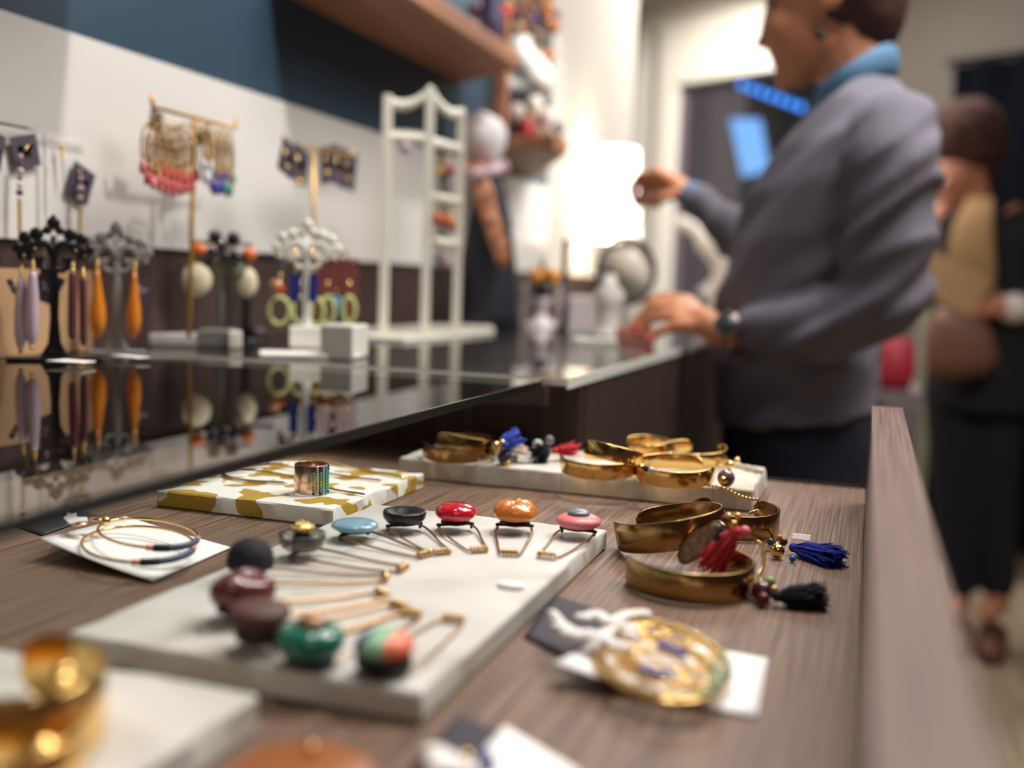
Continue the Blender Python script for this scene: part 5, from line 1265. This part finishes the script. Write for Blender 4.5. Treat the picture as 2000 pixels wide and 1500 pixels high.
for s_, x_ in ((-1, 1868), (1, 1945)):
    b.cap(V(x_, 740), .07, V(x_-4, 930), .052); b.cap(V(x_-4, 930), .05, V(x_+4, 1160), .034); b.cap(V(x_+4, 1175), .034, V(x_-16, 1200, Y2-.10), .026)
hw_ = V(1950, 600, Y2-.17)
b.cap(V(1990, 430), .05, V(2025, 560), .042); b.cap(V(2025, 560), .04, V(1972, 600, Y2-.15), .026); b.cap(V(1972, 600, Y2-.15), .026, hw_, .028)
for k_ in range(4): finger(b, [hw_+Vector((-.01, -.0, .024-.016*k_)), hw_+Vector((-.045, -.02, .03-.018*k_)), hw_+Vector((-.065, -.012, .02-.018*k_))], .0095, .0075)
finger(b, [hw_+Vector((0, .01, .03)), hw_+Vector((-.03, .015, .05))], .011, .009)
b.cap(V(1838, 430), .05, V(1820, 520, Y2-.02), .042); b.cap(V(1820, 520, Y2-.02), .04, V(1850, 545, Y2-.15), .026)
for k_ in range(4): finger(b, [V(1850, 545, Y2-.16)+Vector((0, 0, .02-.015*k_)), V(1862, 548, Y2-.185)+Vector((.02, 0, .02-.015*k_))], .0095, .0075)
bake(b.build('body', skin2, p2), .009, 4)
b = wb2()
b.ball(V(1888, 276, Y2+.015), (.118, .12, .128), 20); b.cap(V(1855, 300, Y2-.04), .03, V(1838, 345, Y2-.03), .022); b.cap(V(1925, 290, Y2-.01), .045, V(1932, 335, Y2), .03)
bake(b.build('hair', ramp_mat('dark brown hair', [(.3, lin(34, 20, 20)), (.7, lin(84, 48, 38))], (1, 1, .4), 60, 3, .95), p2), .012, 3, lambda c: .008*noise.noise(c*22))
b = wb2()
b.loft([(V(1925, 420, Y2+.02), (.09, 0, 0), (0, .10, 0)), (V(1935, 470, Y2+.02), (.165, 0, 0), (0, .14, 0)), (V(1935, 600, Y2+.02), (.17, 0, 0), (0, .145, 0)), (V(1925, 740, Y2+.01), (.17, 0, 0), (0, .15, 0)), (V(1925, 800, Y2+.01), (.16, 0, 0), (0, .15, 0))], 24)
b.cap(V(2000, 440), .065, V(2035, 570), .056); b.cap(V(2035, 570), .055, V(1990, 598, Y2-.13), .042)
b.cap(V(1846, 440), .055, V(1826, 520, Y2), .05); b.cap(V(1826, 520, Y2), .048, V(1838, 545, Y2-.12), .036)
bake(b.build('coat', mat('dark coat', lin(18, 18, 26), .85), p2), .011, 4, lambda c: .006*noise.noise(c*12))
b = wb2(); b.cap(V(1984, 602, Y2-.15), .042, V(1975, 602, Y2-.152), .040); b.build('white_cuff', C(214, 204, 200, .6), p2)
b = wb2()
for x_ in (1868, 1945):
    b.cap(V(x_, 760), .095, V(x_-4, 930), .07); b.cap(V(x_-4, 930), .07, V(x_+4, 1140), .05)
bake(b.build('jeans', mat('black jeans', lin(20, 22, 34), .85), p2), .012, 3)
for x_ in (1876, 1945):
    b = wb2(); q_ = V(x_, 1185); b.loft([((q_.x+.0, Y2+.04, .035), (.035, 0, 0), (0, 0, .034)), ((q_.x-.005, Y2-.03, .045), (.045, 0, 0), (0, 0, .044)), ((q_.x-.02, Y2-.13, .034), (.045, 0, 0), (0, 0, .033)), ((q_.x-.025, Y2-.19, .025), (.025, 0, 0), (0, 0, .022))], 14)
    b.build('shoe', C(110, 66, 54, .5), p2)
sc = thing('scarf', 'long tan scarf draped down the front of the person in the dark coat', 'scarf')
b = MB(); b.loft([(V(1915, 385, Y2-.10), (.035, 0, 0), (0, .015, 0)), (V(1902, 440, Y2-.17), (.05, 0, 0), (0, .014, 0)), (V(1888, 520, Y2-.185), (.075, 0, 0), (0, .013, 0)), (V(1898, 590, Y2-.18), (.06, 0, 0), (0, .013, 0))], 16); b.build('scarf_end', C(158, 124, 84, .85), sc)
fo = [V(1802, 482, Y2-.25), V(1938, 545, Y2-.225), V(1898, 622, Y2-.225), V(1785, 562, Y2-.25)]
t = thing('kraft_folder', 'kraft paper folder held by the person in the dark coat', 'folder')
MB().add([*fo, *[q_+Vector((0, .012, 0)) for q_ in fo]], [(0, 1, 2, 3), (7, 6, 5, 4), (0, 4, 5, 1), (1, 5, 6, 2), (2, 6, 7, 3), (3, 7, 4, 0)], 0, False).build('folder_body', M['kraft'], t, .002)
t = thing('shoulder_bag', 'brown leather bag hanging before the hips of the coated person', 'bag')
MB().loft([(V(1862, 600, Y2-.19), (.04, 0, 0), (0, .02, 0)), (V(1872, 640, Y2-.195), (.085, 0, 0), (0, .032, 0)), (V(1878, 700, Y2-.2), (.098, 0, .01), (0, .036, 0)), (V(1872, 738, Y2-.2), (.075, 0, .015), (0, .02, 0))], 20).build('bag_body', C(112, 76, 58, .6), t)
MB().tube(smooth_path([V(1850, 605, Y2-.2), V(1846, 520, Y2-.19), V(1856, 440, Y2-.16), V(1890, 400, Y2-.1)], 5), .007, 8).build('strap', C(40, 30, 32, .6), t)
